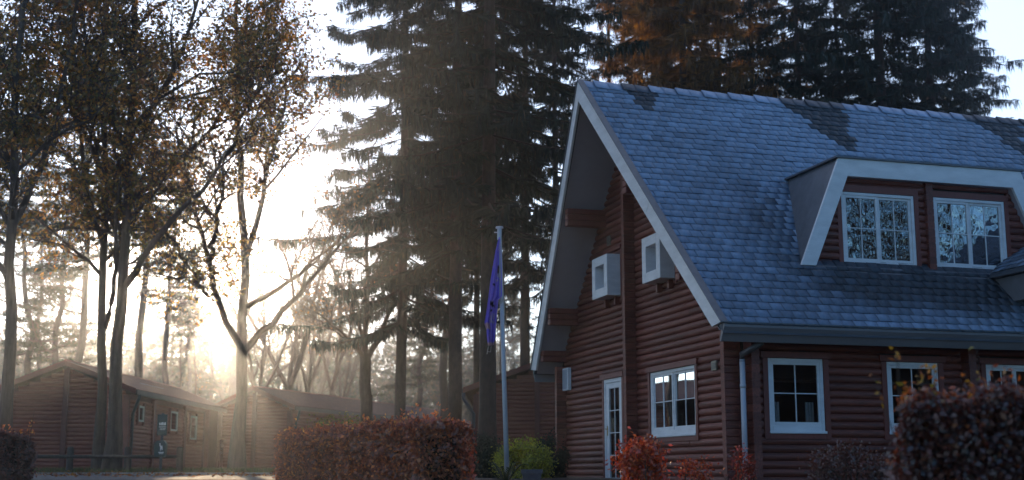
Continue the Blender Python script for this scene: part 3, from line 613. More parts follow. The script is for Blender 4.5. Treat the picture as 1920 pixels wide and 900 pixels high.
for i, (x0, x1, za, zb) in enumerate([(-.065, -.04, .235, .30), (-.03, -.005, .235, .30), (.0, .03, .235, .31), (.04, .065, .235, .30), (.07, .10, .235, .31), (-.07, .105, .185, .2), (-.05, .10, .145, .155), (-.05, .09, .12, .13)]):
    q = MB(); q.box(x0, x1, -.026, -.0205, z0 + za, z0 + zb); q.build('print_mark', PRT, bd)
zb0 = at(300, 857, 32.6).z - gz(32.6); zb1 = at(300, 826, 32.6).z - gz(32.6)
q = MB(); r0 = [(-.12, -.13), (.15, -.13), (.15, .03), (-.12, .03)]
q.prism([(-.13, -.15, zb0 + .04), (-.09, -.15, zb0), (.11, -.15, zb0), (.15, -.15, zb0 + .04), (.16, -.15, zb1 - .08), (.10, -.15, zb1), (-.08, -.15, zb1), (-.14, -.15, zb1 - .08)], (0, .16, 0)); bn = q.build('bin_box', GRN, st_, bevel=.008)
for (x0, x1, za, zb) in [(.0, .025, .28, .34), (.01, .07, .25, .28), (.02, .04, .16, .25), (.06, .08, .17, .25), (.035, .065, .20, .25), (-.02, .11, .10, .125), (.0, .10, .075, .088)]: q = MB(); q.box(x0, x1, -.157, -.1505, zb0 + za, zb0 + zb); q.build('print_mark', PRT, bn)

fd = 24.; fb = at(950, 884, fd); ft = at(936.5, 428, fd - .1)
POLE = mat('pole_paint', (.50, .52, .57), (.58, .6, .65), .35, 3)
pole = tag(empty('flagpole', (fb.x, fd, gz(fd))), 'slim white flagpole leaning slightly by the house', 'flagpole')
off = Vector((fb.x, fd, gz(fd)))
L = lambda v: tuple(Vector(v) - off)
base = Vector((fb.x + .012, fd, gz(fd)))
q = MB(); q.tube([L(base), L(base.lerp(ft, .5)), L(ft)], [.048, .042, .034], 12); q.build('shaft', POLE, pole, smooth=True)
q = MB(); q.tube([L(ft + Vector((0, 0, -.22))), L(ft + Vector((0, 0, 0)))], .045, 10); q.tube([L(ft), L(ft + Vector((0, 0, .03)))], [.075, .07], 12); q.build('cap', POLE, pole)
q = MB(); q.tube([L(ft + Vector((-.10, 0, -.08))), L(ft + Vector((0, 0, -.08)))], .012, 6); q.build('pulley', POLE, pole)
hl = at(944, 560, fd - .1); q = MB(); q.tube([L(at(939, 545, fd - .06)), L(at(938, 570, fd - .12)), L(hl), L(at(945, 592, fd - .06))], .018, 6); q.build('halyard_knot', CURT, pole)
# hanging flag: gathered cloth, folds sampled from a path
FLAG, fn_, fl_, fp_ = new_mat('flag_cloth'); fn_.remove(fp_)
vc = fn_.new('ShaderNodeVertexColor'); vc.layer_name = 'Col'; d_ = fn_.new('ShaderNodeBsdfDiffuse'); t_ = fn_.new('ShaderNodeBsdfTranslucent'); mx = fn_.new('ShaderNodeMixShader'); mx.inputs[0].default_value = .4
fl_.new(vc.outputs[0], d_.inputs[0]); fl_.new(vc.outputs[0], t_.inputs[0]); fl_.new(d_.outputs[0], mx.inputs[1]); fl_.new(t_.outputs[0], mx.inputs[2]); fl_.new(mx.outputs[0], fn_['Material Output'].inputs[0])
rows_ = [(445, 935, 938), (470, 929, 939), (500, 924, 940), (530, 919, 940.5), (556, 916, 940.5), (562, 915, 934), (590, 911, 931), (606, 908, 930), (618, 912, 929), (635, 913, 927), (648, 915, 925)]
FV, FC, FQ = [], [], []; NU = 44; NR = 56
rp = np.array([r_[0] for r_ in rows_]); lft = np.array([r_[1] for r_ in rows_]); rgt = np.array([r_[2] for r_ in rows_])
marks = [(.55, .75, 498, 512, 0), (.62, .80, 512, 522, 1), (.25, .42, 531, 537, 0), (.45, .7, 524, 528, 1), (.30, .60, 566, 571, 0), (.45, .75, 573, 577, 0), (.35, .55, 578, 583, 0), (.55, .62, 588, 603, 1), (.72, .80, 586, 600, 1), (.42, .49, 592, 606, 1), (.55, .8, 602, 605, 1)]
for j in range(NR):
    y = 445 + (648 - 445) * j / (NR - 1); l0, l1 = np.interp(y, rp, lft), np.interp(y, rp, rgt)
    for i in range(NU):
        u = i / (NU - 1); p = at(l0 + (l1 - l0) * u + .6 * math.sin(u * 15), y, fd - .12)
        p.y += .07 * math.sin(u * 17 + y * .012) * (.3 + (y - 445) / 200) + .02 * math.sin(u * 40 + y * .03); FV.append(L(p))
        c = np.array((.26, .21, .86))
        for (a, b, y0, y1, kk) in marks:
            if a < u < b and y0 < y < y1: c = np.array((.012, .01, .05)) if kk == 0 else np.array((.42, .40, .66))
        if (u < .45 and 604 < y < 617) or y > 642: c = np.array((.62, .42, .5))
        FC.append(c)
FQ = [(j * NU + i, j * NU + i + 1, (j + 1) * NU + i + 1, (j + 1) * NU + i) for j in range(NR - 1) for i in range(NU - 1)]
flag = link(bpy.data.objects.new('flag', array_mesh('flag', FV, FQ, FLAG, np.array(FC), True))); flag.location = off
so = flag.modifiers.new('s', 'SOLIDIFY'); so.thickness = .004
tag(flag, 'limp violet flag with dark and pale lettering hanging from the pole', 'flag')
q = MB(); q.tube([L(at(916, 648, fd - .12)), L(at(913, 664, fd - .12))], .006, 5); q.tube([L(at(921, 648, fd - .12)), L(at(920, 660, fd - .12)), L(at(913.5, 659, fd - .12))], .005, 5); q.build('tassel', CURT, flag)

# ------------------------------------------------------------------ trees
def smooth_path(pts, n):
    pts = np.array(pts, float); d = np.concatenate([[0], np.cumsum(np.linalg.norm(np.diff(pts, axis=0), axis=1))]); t = np.linspace(0, d[-1], n)
    out = np.stack([np.interp(t, d, pts[:, i]) for i in range(3)], 1)
    for _ in range(2): out[1:-1] = (out[:-2] + 2 * out[1:-1] + out[2:]) / 4
    return out
class Wood:
    def __init__(s): s.V = []; s.Q = []; s.n = 0
    def tube(s, pts, rad, k):
        pts = np.asarray(pts); n = len(pts); d = np.gradient(pts, axis=0); d /= np.linalg.norm(d, axis=1, keepdims=True) + 1e-9
        ref = np.where(np.abs(d[:, 2:3]) < .9, np.array([[0, 0, 1.]]), np.array([[1., 0, 0]])); u = np.cross(d, ref); u /= np.linalg.norm(u, axis=1, keepdims=True) + 1e-9; w = np.cross(d, u)
        a = np.arange(k) * 2 * np.pi / k; rad = np.asarray(rad)[:, None, None]
        s.V.append((pts[:, None] + rad * (np.cos(a)[None, :, None] * u[:, None] + np.sin(a)[None, :, None] * w[:, None])).reshape(-1, 3))
        i, j = np.meshgrid(np.arange(n - 1), np.arange(k), indexing='ij'); b = s.n
        s.Q.append(np.stack([b + i * k + j, b + i * k + (j + 1) % k, b + (i + 1) * k + (j + 1) % k, b + (i + 1) * k + j], -1).reshape(-1, 4)); s.n += n * k
    def mesh(s, name, m): return array_mesh(name, np.concatenate(s.V), np.concatenate(s.Q), m, smooth=True)
def perp(d):
    v = rng.normal(size=3); v -= d * (v @ d); return v / (np.linalg.norm(v) + 1e-9)
def sprout(wood, path, rad, level, maxl, cfg, tips):            # side branches, then twigs; tips collect where leaves sit
    L0 = np.linalg.norm(np.diff(path, axis=0), axis=1).sum(); n = max(1, int(round(cfg['n'][level] * rng.uniform(.8, 1.25))))
    for t in np.sort(rng.uniform(cfg['t0'][level], 1, n)):
        f_ = t * (len(path) - 1); i = min(int(f_), len(path) - 2); p = path[i] + (path[i + 1] - path[i]) * (f_ - i); d = path[i + 1] - path[i]; d /= np.linalg.norm(d) + 1e-9
        ang = R(rng.uniform(28, 65)); nd = d * math.cos(ang) + perp(d) * math.sin(ang) + np.array((0, 0, cfg.get('up', .15))); nd /= np.linalg.norm(nd)
        ln = cfg['len'][level] * rng.uniform(.55, 1.25) * (1.15 - .5 * t); m = 6 if level < 2 else 4; pts = [p]
        for k in range(m - 1):
            nd = nd + rng.normal(size=3) * cfg.get('wob', .18) + np.array((0, 0, cfg.get('grav', .0))); nd /= np.linalg.norm(nd); pts.append(pts[-1] + nd * ln / (m - 1))
        pts = np.array(pts); r0 = max(.004, min(np.interp(f_, np.arange(len(rad)), rad) * .62, cfg['r'][level])); rr = np.linspace(r0, max(.003, r0 * .35), m)
        wood.tube(pts, rr, 5 if level == 0 else 4 if level == 1 else 3)
        if level + 1 < maxl: sprout(wood, pts, rr, level + 1, maxl, cfg, tips)
        if level + 1 >= maxl - cfg.get('leaf_levels', 1) + 0: tips.append(pts)
def leaves_on(tips, per, spread, size, cols, keep=1., zfade=None):
    P = []
    for pts in tips:
        n = rng.poisson(per)
        if n == 0 or rng.random() > keep: continue
        f_ = rng.uniform(.2, 1, n) * (len(pts) - 1); i = np.minimum(f_.astype(int), len(pts) - 2); P.append(pts[i] + (pts[i + 1] - pts[i]) * (f_ - i)[:, None] + rng.normal(size=(n, 3)) * spread)
    if not P: return None
    P = np.concatenate(P); n = len(P); D = unit(n) + np.array((0, 0, -.35)); L_ = rng.uniform(.7, 1.25, n) * size
    # colour varies gently across the crown as well as leaf by leaf
    C = pick(cols, n)
    return kites(P, D, unit(n), L_, L_ * .62, C)
def oak(name, label, limbs, cfg, per, cols, size=.12, keep=.56, group=None, spread=.085, cat='tree', leafy=True):
    # limbs: list of (path of (px, py, depth), radius at base, radius at tip, sprout from)
    root = limbs[0][0][0]; o0 = at(*root); org = np.array((o0.x, o0.y, gz(o0.y)))
    t = tag(empty(name, tuple(org)), label, cat, group); tr = Wood(); br = Wood(); tips = []
    for k, (pp, r0, r1, spr, *lf) in enumerate(limbs):
        w_ = np.array([tuple(at(*q_)) for q_ in pp]); 
        if k == 0: w_[0, 2] = org[2] - .15
        n = 14 if len(pp) > 3 else 9; path = smooth_path(w_, n) - org; path[1:-1] += rng.normal(size=(n - 2, 3)) * .03
        rad = r0 + (r1 - r0) * np.linspace(0, 1, n) ** .8
        if k == 0: rad[0] *= 1.5; rad[1] *= 1.12
        tr.tube(path, rad, 12 if k == 0 else 9)
        if spr is not None:
            c = dict(cfg); t0 = list(cfg['t0']); t0[0] = spr; c['t0'] = t0; tl = []; sprout(br, path, rad, 0, cfg['levels'], c, tl); share = lf[0] if lf else 1.
            tips += [x_ for x_ in tl if rng.random() < share]
    link(bpy.data.objects.new('trunk', tr.mesh('trunk', BARK)), t)
    b_ = link(bpy.data.objects.new('branches', br.mesh('branches', TWIG)), t)
    if leafy:
        K = leaves_on(tips, per, spread, size, cols, keep)
        if K: link(bpy.data.objects.new('crown', array_mesh('crown', K[0], K[1], LEAF, K[2])), t)
    return t
OAKC = [(.14, .13, .03, 4), (.22, .16, .035, 4), (.36, .20, .036, 3), (.50, .28, .045, 2), (.18, .085, .028, 2)]
CFG = dict(levels=3, n=[11, 8, 6], t0=[.35, .15, .1], len=[2.7, 1.5, .8], r=[.06, .022, .009], wob=.2, up=.18, leaf_levels=2)
dA, dB, dC, dD = 30., 34.5, 36.5, 46.
def P3(lst, d, w=0): return [(x, y, d + (q_[0] if q_ else 0)) for x, y, *q_ in lst]
oak('oak_tree', 'leafy oak cut by the left edge of the picture', [
    (P3([(4, 884), (8, 780), (17, 690), (20, 600), (17, 500), (26, 420), (32, 330), (22, 200, .3), (40, 80, .4), (55, -80, .5)], dA), .17, .06, .3),
    (P3([(20, 540), (-30, 440, -.5), (-80, 300, -1), (-130, 150, -1.2)], dA), .09, .03, .2),
    (P3([(26, 420), (75, 330, .5), (105, 220, 1), (130, 90, 1.4), (150, -40, 1.6)], dA), .09, .03, .2),
    (P3([(30, 340), (-20, 220, .8), (-40, 80, 1.2), (-30, -60, 1.5)], dA), .10, .03, .2)], CFG, 11, OAKC)
oak('oak_tree', 'oak with forked slimmer trunk before the near cabin', [
    (P3([(184, 884), (187, 790), (192, 690), (193, 600), (182, 520), (193, 460), (207, 400), (205, 300, .3), (190, 180, .6), (200, 60, .8), (195, -80, 1)], dB), .145, .05, .35),
    (P3([(192, 630), (208, 570, -.3), (222, 500, -.6), (215, 430, -.9), (225, 350, -1.2)], dB), .08, .04, .4),
    (P3([(193, 455), (165, 370, .4), (150, 280, .8), (152, 170, 1.0), (120, 50, 1.2), (100, -60, 1.3)], dB), .08, .03, .2),
    (P3([(200, 340), (155, 240, -.6), (110, 170, -1.2), (70, 120, -1.5)], dB), .08, .03, .15)], CFG, 11, OAKC)
oak('oak_tree', 'big oak with straight main trunk and long limb reaching right', [
    (P3([(208, 884), (212, 780), (217, 690), (222, 610), (229, 530), (238, 460), (243, 390), (245, 290), (243, 180), (252, 60), (258, -90)], dB - .8), .20, .06, .35),
    (P3([(231, 540), (268, 478, -.3), (312, 428, -.7), (350, 382, -1), (400, 335, -1.3), (450, 260, -1.6), (480, 170, -1.8)], dB - .8), .10, .03, .55),
    (P3([(243, 380), (290, 340, .4), (350, 295, .8), (410, 225, 1.2), (470, 130, 1.5), (500, 40, 1.6)], dB - .8), .09, .025, .3),
    (P3([(246, 300), (210, 220, -.5), (170, 120, -1), (150, 0, -1.2)], dB - .8), .10, .03, .2),
    (P3([(244, 250), (300, 180, -.5), (345, 90, -.9), (380, -30, -1.2)], dB - .8), .11, .03, .15),
    (P3([(300, 432), (330, 455, .3), (352, 500, .5)], dB - .8), .05, .02, .6, .2)], dict(CFG, n=[11, 8, 6]), 11, OAKC)
CFG2 = dict(CFG, n=[8, 6, 5], len=[2.5, 1.3, .7])
oak('oak_tree', 'forked oak whose low limbs spread into a wide V before the sun', [
    (P3([(444, 884), (449, 800), (452, 720), (456, 655), (460, 600), (464, 540), (461, 480), (455, 420), (450, 340), (446, 230), (440, 110), (450, -40)], dC), .20, .045, .55),
    (P3([(456, 662), (428, 612, -.4), (402, 560, -.8), (392, 500, -1), (384, 455, -1.2), (366, 400, -1.4), (352, 330, -1.5), (330, 240, -1.6)], dC), .115, .035, .5, .7),
    (P3([(392, 490), (404, 440, -1.1), (414, 380, -1.0), (420, 300, -.9)], dC - 1), .09, .03, .4),
    (P3([(456, 660), (490, 622, .4), (530, 583, .8), (575, 538, 1.2), (620, 480, 1.6), (670, 420, 2)], dC), .115, .03, .4, .08),
    (P3([(463, 575), (505, 552, -.3), (545, 528, -.6), (595, 485, -1), (640, 445, -1.3)], dC), .09, .03, .35, .06),
    (P3([(461, 480), (490, 400, .4), (500, 320, .7), (530, 230, 1), (540, 120, 1.2)], dC), .10, .03, .2),
    (P3([(390, 555), (372, 530, .2), (355, 500, .5), (320, 450, .8)], dC - .6), .06, .02, .4, .1)], CFG2, 9, [(.075, .062, .02, 4), (.15, .085, .022, 3), (.22, .12, .03, 2)], keep=.8)
CFG3 = dict(CFG, n=[9, 7, 5], len=[2.3, 1.2, .6], up=.25)
oak('bare_tree', 'nearly bare forked tree rising behind the beech hedge', [
    (P3([(688, 884), (689, 790), (687, 720), (684, 664)], dD), .24, .20, None),
    (P3([(682, 670), (662, 645, -.4), (640, 622, -.8), (612, 598, -1.2), (590, 585, -1.5)], dD), .10, .03, .3),
    (P3([(684, 666), (678, 613, .3), (656, 567, .6), (632, 525, .9), (610, 470, 1.2)], dD), .10, .03, .3),
    (P3([(685, 664), (684, 610), (686, 555), (688, 470), (692, 380), (690, 280)], dD), .12, .03, .3),
    (P3([(690, 668), (706, 648, .3), (722, 618, .7), (738, 565, 1.1), (745, 500, 1.4), (765, 420, 1.7)], dD), .12, .03, .3),
    (P3([(715, 630), (742, 620, .4), (770, 607, .9), (815, 592, 1.4)], dD + .5), .07, .02, .3)], CFG3, 1.3, [(.2, .1, .03, 1), (.12, .08, .03, 1)], keep=.4)

def spruce(H, hb, Lmax, r0, dens=1., cols=None, mt=None, droop=.42, sparse=1., step=.5, nb=(3, 5)):
    tr = Wood(); P, D, Ls, Ws = [], [], [], []
    path = np.stack([rng.normal(0, .04, 16).cumsum() * .3, rng.normal(0, .04, 16).cumsum() * .3, np.linspace(-.2, H, 16)], 1); rad = r0 * (1 - .93 * np.linspace(0, 1, 16) ** 1.1); rad[0] *= 1.25; tr.tube(path, rad, 10)
    br = Wood(); z = hb
    while z < H - .4:
        fr = (z - hb) / (H - hb); L = Lmax * (1 - fr) ** .75 * (.55 + .45 * min(1, fr / .12)) + .25
        for b in range(rng.integers(*nb)):
            if rng.random() > sparse: continue
            az = rng.uniform(0, 2 * np.pi); l = L * rng.uniform(.45, 1.2); s = np.linspace(0, 1, 7); dr = droop * rng.uniform(.7, 1.3) * (1 - .75 * fr)
            bx = np.interp(z, path[:, 2], path[:, 0]); by = np.interp(z, path[:, 2], path[:, 1])
            dirv = np.array((math.cos(az), math.sin(az), 0)); side = np.array((-math.sin(az), math.cos(az), 0)); cur = rng.normal(0, .12)
            pts = np.array((bx, by, z)) + dirv * (l * s)[:, None] + side * (cur * l * s ** 2)[:, None] + np.array((0, 0, 1)) * ((.12 - dr) * l * s + .55 * dr * l * s ** 3 - .12 * l * s * s)[:, None]
            br.tube(pts, np.linspace(.012 + .008 * l, .006, 7), 3)
            m = int(l / .13 * dens); 
            if m < 1: continue
            f_ = rng.uniform(.12, 1, m) * 6; i = np.minimum(f_.astype(int), 5); q_ = pts[i] + (pts[i + 1] - pts[i]) * (f_ - i)[:, None]; sv = f_ / 6
            bd_ = pts[i + 1] - pts[i]; bd_ /= np.linalg.norm(bd_, axis=1, keepdims=True)
            for sg in (-1, 1):                                     # side shoots
                P.append(q_); D.append(bd_ * .75 + side * sg * .9 + rng.normal(size=(m, 3)) * .15 + np.array((0, 0, -.25))); Ls.append((.30 + .62 * (1 - sv)) * rng.uniform(.5, 1.25, m) * min(1, l / 2 + .3)); Ws.append(rng.uniform(.045, .075, m))
                a_ = .45 * (1 - sv)[:, None] * rng.uniform(.1, 1, (m, 1)) * min(1, l / 2.5)                    # curtains of hanging twigs
                for rep in range(3):
                    P.append(q_ + side * sg * a_ * rng.uniform(.2, 1.2, (m, 1)) + bd_ * rng.uniform(-.1, .25, (m, 1)) - np.array((0, 0, .12)) * a_); D.append(rng.normal(size=(m, 3)) * .16 + np.array((0, 0, -1.))); Ls.append(rng.uniform(.12, .52, m) * min(1, l / 2 + .25) * (.6 + .6 * sv)); Ws.append(rng.uniform(.03, .055, m))
        z += step * rng.uniform(.7, 1.3)
    P = np.concatenate(P); D = np.concatenate(D); Ls = np.concatenate(Ls); Ws = np.concatenate(Ws); n = len(P)
    cols = cols or [(.014, .026, .018, 4), (.020, .033, .020, 3), (.050, .038, .018, .8)]
    V, Q, C = kites(P, D, unit(n), Ls, Ws, pick(cols, n))
    return tr.mesh('trunk', BARKS), br.mesh('branches', STWIG), array_mesh('crown', V, Q, mt or NEEDLE, C)
def place(name, label, meshes, px, d, h=1., rz=0., w=1., group=None, cat='tree', lean=(0, 0)):
    p = at(px, 884, d); t = tag(empty(name, (p.x, d, gz(d)), rz), label, cat, group); t.scale = (w, w, h); t.rotation_euler = (lean[0], lean[1], rz)
    for nm, me in zip(('trunk', 'branches', 'crown'), meshes):
        if me: link(bpy.data.objects.new(nm, me), t)
    return t
SP1 = spruce(29, 5.2, 4.9, .21, 1.6, droop=.55, nb=(4, 6), step=.44); SP2 = spruce(31, 7.4, 4.8, .25, 1.6, droop=.5, nb=(4, 6)); SP3 = spruce(26, 6.0, 3.0, .15, 1.1, sparse=.7)
sg_ = 'spruces behind the flagpole'
place('spruce_tree', 'spruce with slim straight trunk left of the other spruces', SP1, 748, 45, 1., .3, group=sg_)
place('spruce_tree', 'thick-trunked spruce between slim spruce and flagpole', SP2, 852, 43, 1., 1.1, group=sg_)
place('spruce_tree', 'thin dark spruce trunk just left of the flag', SP3, 892, 49, 1.1, 2.0, group=sg_)
place('spruce_tree', 'nearest spruce whose thick trunk stands right behind the flag', SP2, 914, 34.5, .92, 3.9, .98, group=sg_)
place('spruce_tree', 'slender spruce with bare upper trunk beside the gable peak', SP3, 1046, 47, 1.15, 4.2, 1.05, group=sg_)
place('spruce_tree', 'dark spruce crown left of the gable peak', SP2, 985, 54, 1.1, 2.6, group=sg_)
LARC = [(.24, .14, .045, 4), (.17, .095, .035, 3), (.09, .06, .028, 2)]
LR1 = spruce(30, 3.5, 5.2, .27, 1.35, LARC, GOLD, droop=.38, nb=(5, 8), step=.42); LR2 = spruce(28, 4, 4.8, .24, 1.15, LARC, GOLD, droop=.34, nb=(4, 7), step=.44)
place('larch_tree', 'golden brown larch glowing above the left part of the ridge', LR1, 1300, 50, 1.05, .4, group='trees behind the log house')
place('larch_tree', 'paler golden larch half hidden beside the slender spruce', LR2, 1215, 62, 1.15, 2.4, group='trees behind the log house')
place('larch_tree', 'dull brown larch in the middle above the ridge', LR2, 1435, 58, 1.1, 1.4, 1.1, group='trees behind the log house')
SP4 = spruce(29, 3.2, 5.6, .32, 1.5, droop=.42, step=.42, nb=(4, 7))
place('spruce_tree', 'dark spruce above the middle of the ridge', SP1, 1530, 52, 1.0, .8, 1.0, group='trees behind the log house')
place('spruce_tree', 'broad black spruce above the dormer', SP4, 1690, 46, 1., 2.1, 1.0, group='trees behind the log house')
place('spruce_tree', 'rightmost dark spruce falling steeply to open sky', SP4, 1790, 50, .95, 4.4, .95, group='trees behind the log house')
place('spruce_tree', 'dim spruce filling the gap behind the dark ones over the dormer', SP1, 1610, 64, 1.15, 1.4, 1.15, group='trees behind the log house')
place('spruce_tree', 'dark spruce rising directly behind the gable peak', SP3, 1150, 58, 1.25, 1.2, 1.2, group='trees behind the log house')
place('spruce_tree', 'spruce half hidden behind the rightmost dark one', SP1, 1850, 62, .98, 2.2, .95, group='trees behind the log house')
place('larch_tree', 'amber larch just right of the gable peak', LR1, 1240, 57, 1.0, 5.1, .95, group='trees behind the log house')
place('larch_tree', 'rust brown larch crown deep behind the golden one', LR1, 1370, 66, 1.15, 3.4, 1.1, group='trees behind the log house')
place('larch_tree', 'thin reddish larch at the right edge of the sky', LR2, 1925, 66, .62, 3.3, .7, group='trees behind the log house')

# far pines, bare trees and saplings in the mist
def pine(H, r0, hb, wob=.5):
    tr = Wood(); n = 14; path = np.stack([rng.normal(0, wob, n).cumsum() * .22, rng.normal(0, wob, n).cumsum() * .22, np.linspace(-.2, H, n)], 1); path[0, :2] = 0; path[:, :2] -= path[1, :2] * 0
    rad = r0 * (1 - .82 * np.linspace(0, 1, n)); rad[0] *= 1.2; tr.tube(path, rad, 9); br = Wood(); P, D, Ls = [], [], []
    for b in range(46):
        z = rng.uniform(hb, H); fr = (z - hb) / (H - hb); l = rng.uniform(.8, 3.0) * (1.1 - .6 * fr); az = rng.uniform(0, 6.28)
        o_ = np.array([np.interp(z, path[:, 2], path[:, i]) for i in range(3)]); d = np.array((math.cos(az), math.sin(az), rng.uniform(-.25, .5))); pts = [o_]
        for k in range(5): d = d + rng.normal(size=3) * .25; d /= np.linalg.norm(d); pts.append(pts[-1] + d * l / 5)
        pts = np.array(pts); br.tube(pts, np.linspace(.05, .012, 6), 4)
        if rng.random() < .18: continue
        for c_ in range(rng.integers(3, 7)):
            c0 = pts[rng.integers(3, 6)] + rng.normal(size=3) * .30; m = 70; u = unit(m); u[:, 2] = np.abs(u[:, 2]) * .6; P.append(c0 + u * rng.uniform(.05, .38, (m, 1)) * (1.2, 1.2, .5)); D.append(u + rng.normal(size=(m, 3)) * .4); Ls.append(rng.uniform(.12, .26, m))
    P = np.concatenate(P); D = np.concatenate(D); Ls = np.concatenate(Ls)
    V, Q, C = kites(P, D, unit(len(P)), Ls, .055, pick([(.035, .05, .022, 3), (.05, .055, .025, 2), (.09, .07, .03, .7)], len(P)))
    return tr.mesh('trunk', BARKS), br.mesh('branches', TWIG), array_mesh('crown', V, Q, NEEDLE, C)
PN = [pine(17, .21, 6.5), pine(19, .20, 8.5, .35), pine(16, .18, 4.5, .7)]
def bare(H, r0, forks, leafn=0., cols=None, twigs=(8, 6, 4)):
    tr = Wood(); br = Wood(); tips = []; hf = H * .28
    path = np.stack([rng.normal(0, .05, 6).cumsum(), rng.normal(0, .05, 6).cumsum(), np.linspace(-.2, hf, 6)], 1); rad = np.linspace(r0, r0 * .8, 6); rad[0] *= 1.3; tr.tube(path, rad, 9)
    for k in range(forks):
        az = k * 6.28 / forks + rng.uniform(-.5, .5); d = np.array((math.cos(az) * .5, math.sin(az) * .5, 1.)); d /= np.linalg.norm(d); pts = [path[-1] - d * .05]; l = H * .72 * rng.uniform(.75, 1.05)
        for j in range(9): d = d + rng.normal(size=3) * .10 + np.array((0, 0, .07)); d /= np.linalg.norm(d); pts.append(pts[-1] + d * l / 9)
        pts = np.array(pts); rr = np.linspace(r0 * .62, .02, 10); tr.tube(pts, rr, 7); sprout(br, pts, rr, 0, 3, dict(n=list(twigs), t0=[.12, .15, .1], len=[2.6, 1.2, .6], r=[.06, .02, .008], wob=.18, up=.3, leaf_levels=1), tips)
    cr = None
    if leafn:
        K = leaves_on(tips, leafn, .12, .13, cols, .8); cr = array_mesh('crown', K[0], K[1], LEAF, K[2])
    return tr.mesh('trunk', BARK), br.mesh('branches', TWIG), cr
BT = [bare(14, .21, 4), bare(15, .18, 3, 3, [(.22, .12, .03, 1), (.12, .08, .03, 1)]), bare(13, .19, 5)]
def sapling(H):
    tr = Wood(); br = Wood(); tips = []; path = np.stack([rng.normal(0, .06, 10).cumsum(), rng.normal(0, .06, 10).cumsum(), np.linspace(-.1, H, 10)], 1); rr = np.linspace(.075, .012, 10); tr.tube(path, rr, 7)
    sprout(br, path, rr, 0, 2, dict(n=[22, 6], t0=[.25, .1], len=[1.5, .6], r=[.02, .008], wob=.12, up=.1, leaf_levels=1), tips)
    K = leaves_on(tips, 1.5, .1, .1, [(.2, .12, .03, 1)], .5); return tr.mesh('trunk', BARK), br.mesh('branches', TWIG), array_mesh('crown', K[0], K[1], LEAF, K[2])
SAP = [sapling(8), sapling(9)]
FARG = 'misty trees behind the cabins'
for (nm, lab, me, px, d, h, rz, w) in [
    ('pine_tree', 'leaning pine trunk left of the near cabin ridge', PN[2], 40, 58, 1.0, .2, 1.1),
    ('pine_tree', 'crooked slim pine rising over the near cabin', PN[2], 97, 57, 1.0, 2.2, 1.0),
    ('pine_tree', 'straight dark pine right above the near cabin gable peak', PN[0], 129, 55, 1.05, 1.0, 1.05),
    ('pine_tree', 'pine trunk just right of the double oak trunks', PN[1], 241, 60, 1.05, 3.0, 1.2),
    ('pine_tree', 'pale hazy pine straight below the sun', PN[0], 308, 74, 1.1, 4.0, 1.1),
    ('pine_tree', 'faint pine far left in the mist', PN[1], 65, 84, 1.1, 5.0, 1.1),
    ('pine_tree', 'faint pine in the mist between oak and forked oak', PN[2], 352, 105, 1.1, 1.3, 1.2),
    ('pine_tree', 'misty pine with low clumps left of the thick-trunked spruce', PN[2], 787, 74, .95, 2.7, 1.1),
    ('pine_tree', 'hazy pine trunk left of the thick-trunked spruce', PN[1], 826, 62, 1.05, 1.9, 1.25),
    ('pine_tree', 'dim pine behind the flag and nearest spruce', PN[0], 950, 70, 1., 2.9, 1.1),
    ('bare_tree', 'hazy forked tree right of the wide V limbs', BT[0], 541, 66, 1.0, .3, 1.05),
    ('bare_tree', 'hazy slender tree beside the hazy forked tree', BT[1], 572, 72, 1.0, 1.9, 1.),
    ('bare_tree', 'pale bare tree left of the forked bare one', BT[1], 628, 70, 1.0, 3.1, .95),
    ('bare_tree', 'thin bare tree beside the pale bare one', BT[2], 640, 88, 1.0, .9, .9),
    ('bare_tree', 'bent hazy tree just right of the V-limbed trunk', BT[2], 478, 62, .9, 2.6, .8),
    ('bare_tree', 'faint bare tree far behind the hazy cabin', BT[0], 590, 104, 1.1, 4.6, 1.),
    ('bare_tree', 'faint bare tree in the brightest mist', BT[1], 420, 112, 1.05, 5.5, 1.),
    ('sapling', 'thin leaning sapling in front of the bright mist', SAP[0], 362, 66, 1., .4, 1.),
    ('sapling', 'upright thin sapling left of the leaning one', SAP[1], 334, 70, 1., 1.8, 1.),
    ('sapling', 'thin sapling near the hazy cabin ridge', SAP[0], 505, 72, 1., 3.2, 1.),
    ]: place(nm, lab, me, px, d, h, rz, w, FARG)
fr_ = random.Random(3)
for i in range(26):                                             # the wood beyond: pale trunks nothing tells apart
    px = fr_.uniform(-140, 1120); d = fr_.uniform(120, 185); me = fr_.choice(PN + BT)
    if abs(px - 375) < 45 and d < 170: d = 180
    place('forest_tree', 'pale far-off tree fading into the mist', me, px, d, fr_.uniform(.75, 1.0), fr_.uniform(0, 6), 1., 'far trees fading into the mist')
tw = Wood(); FP, FD, FL = [], [], []
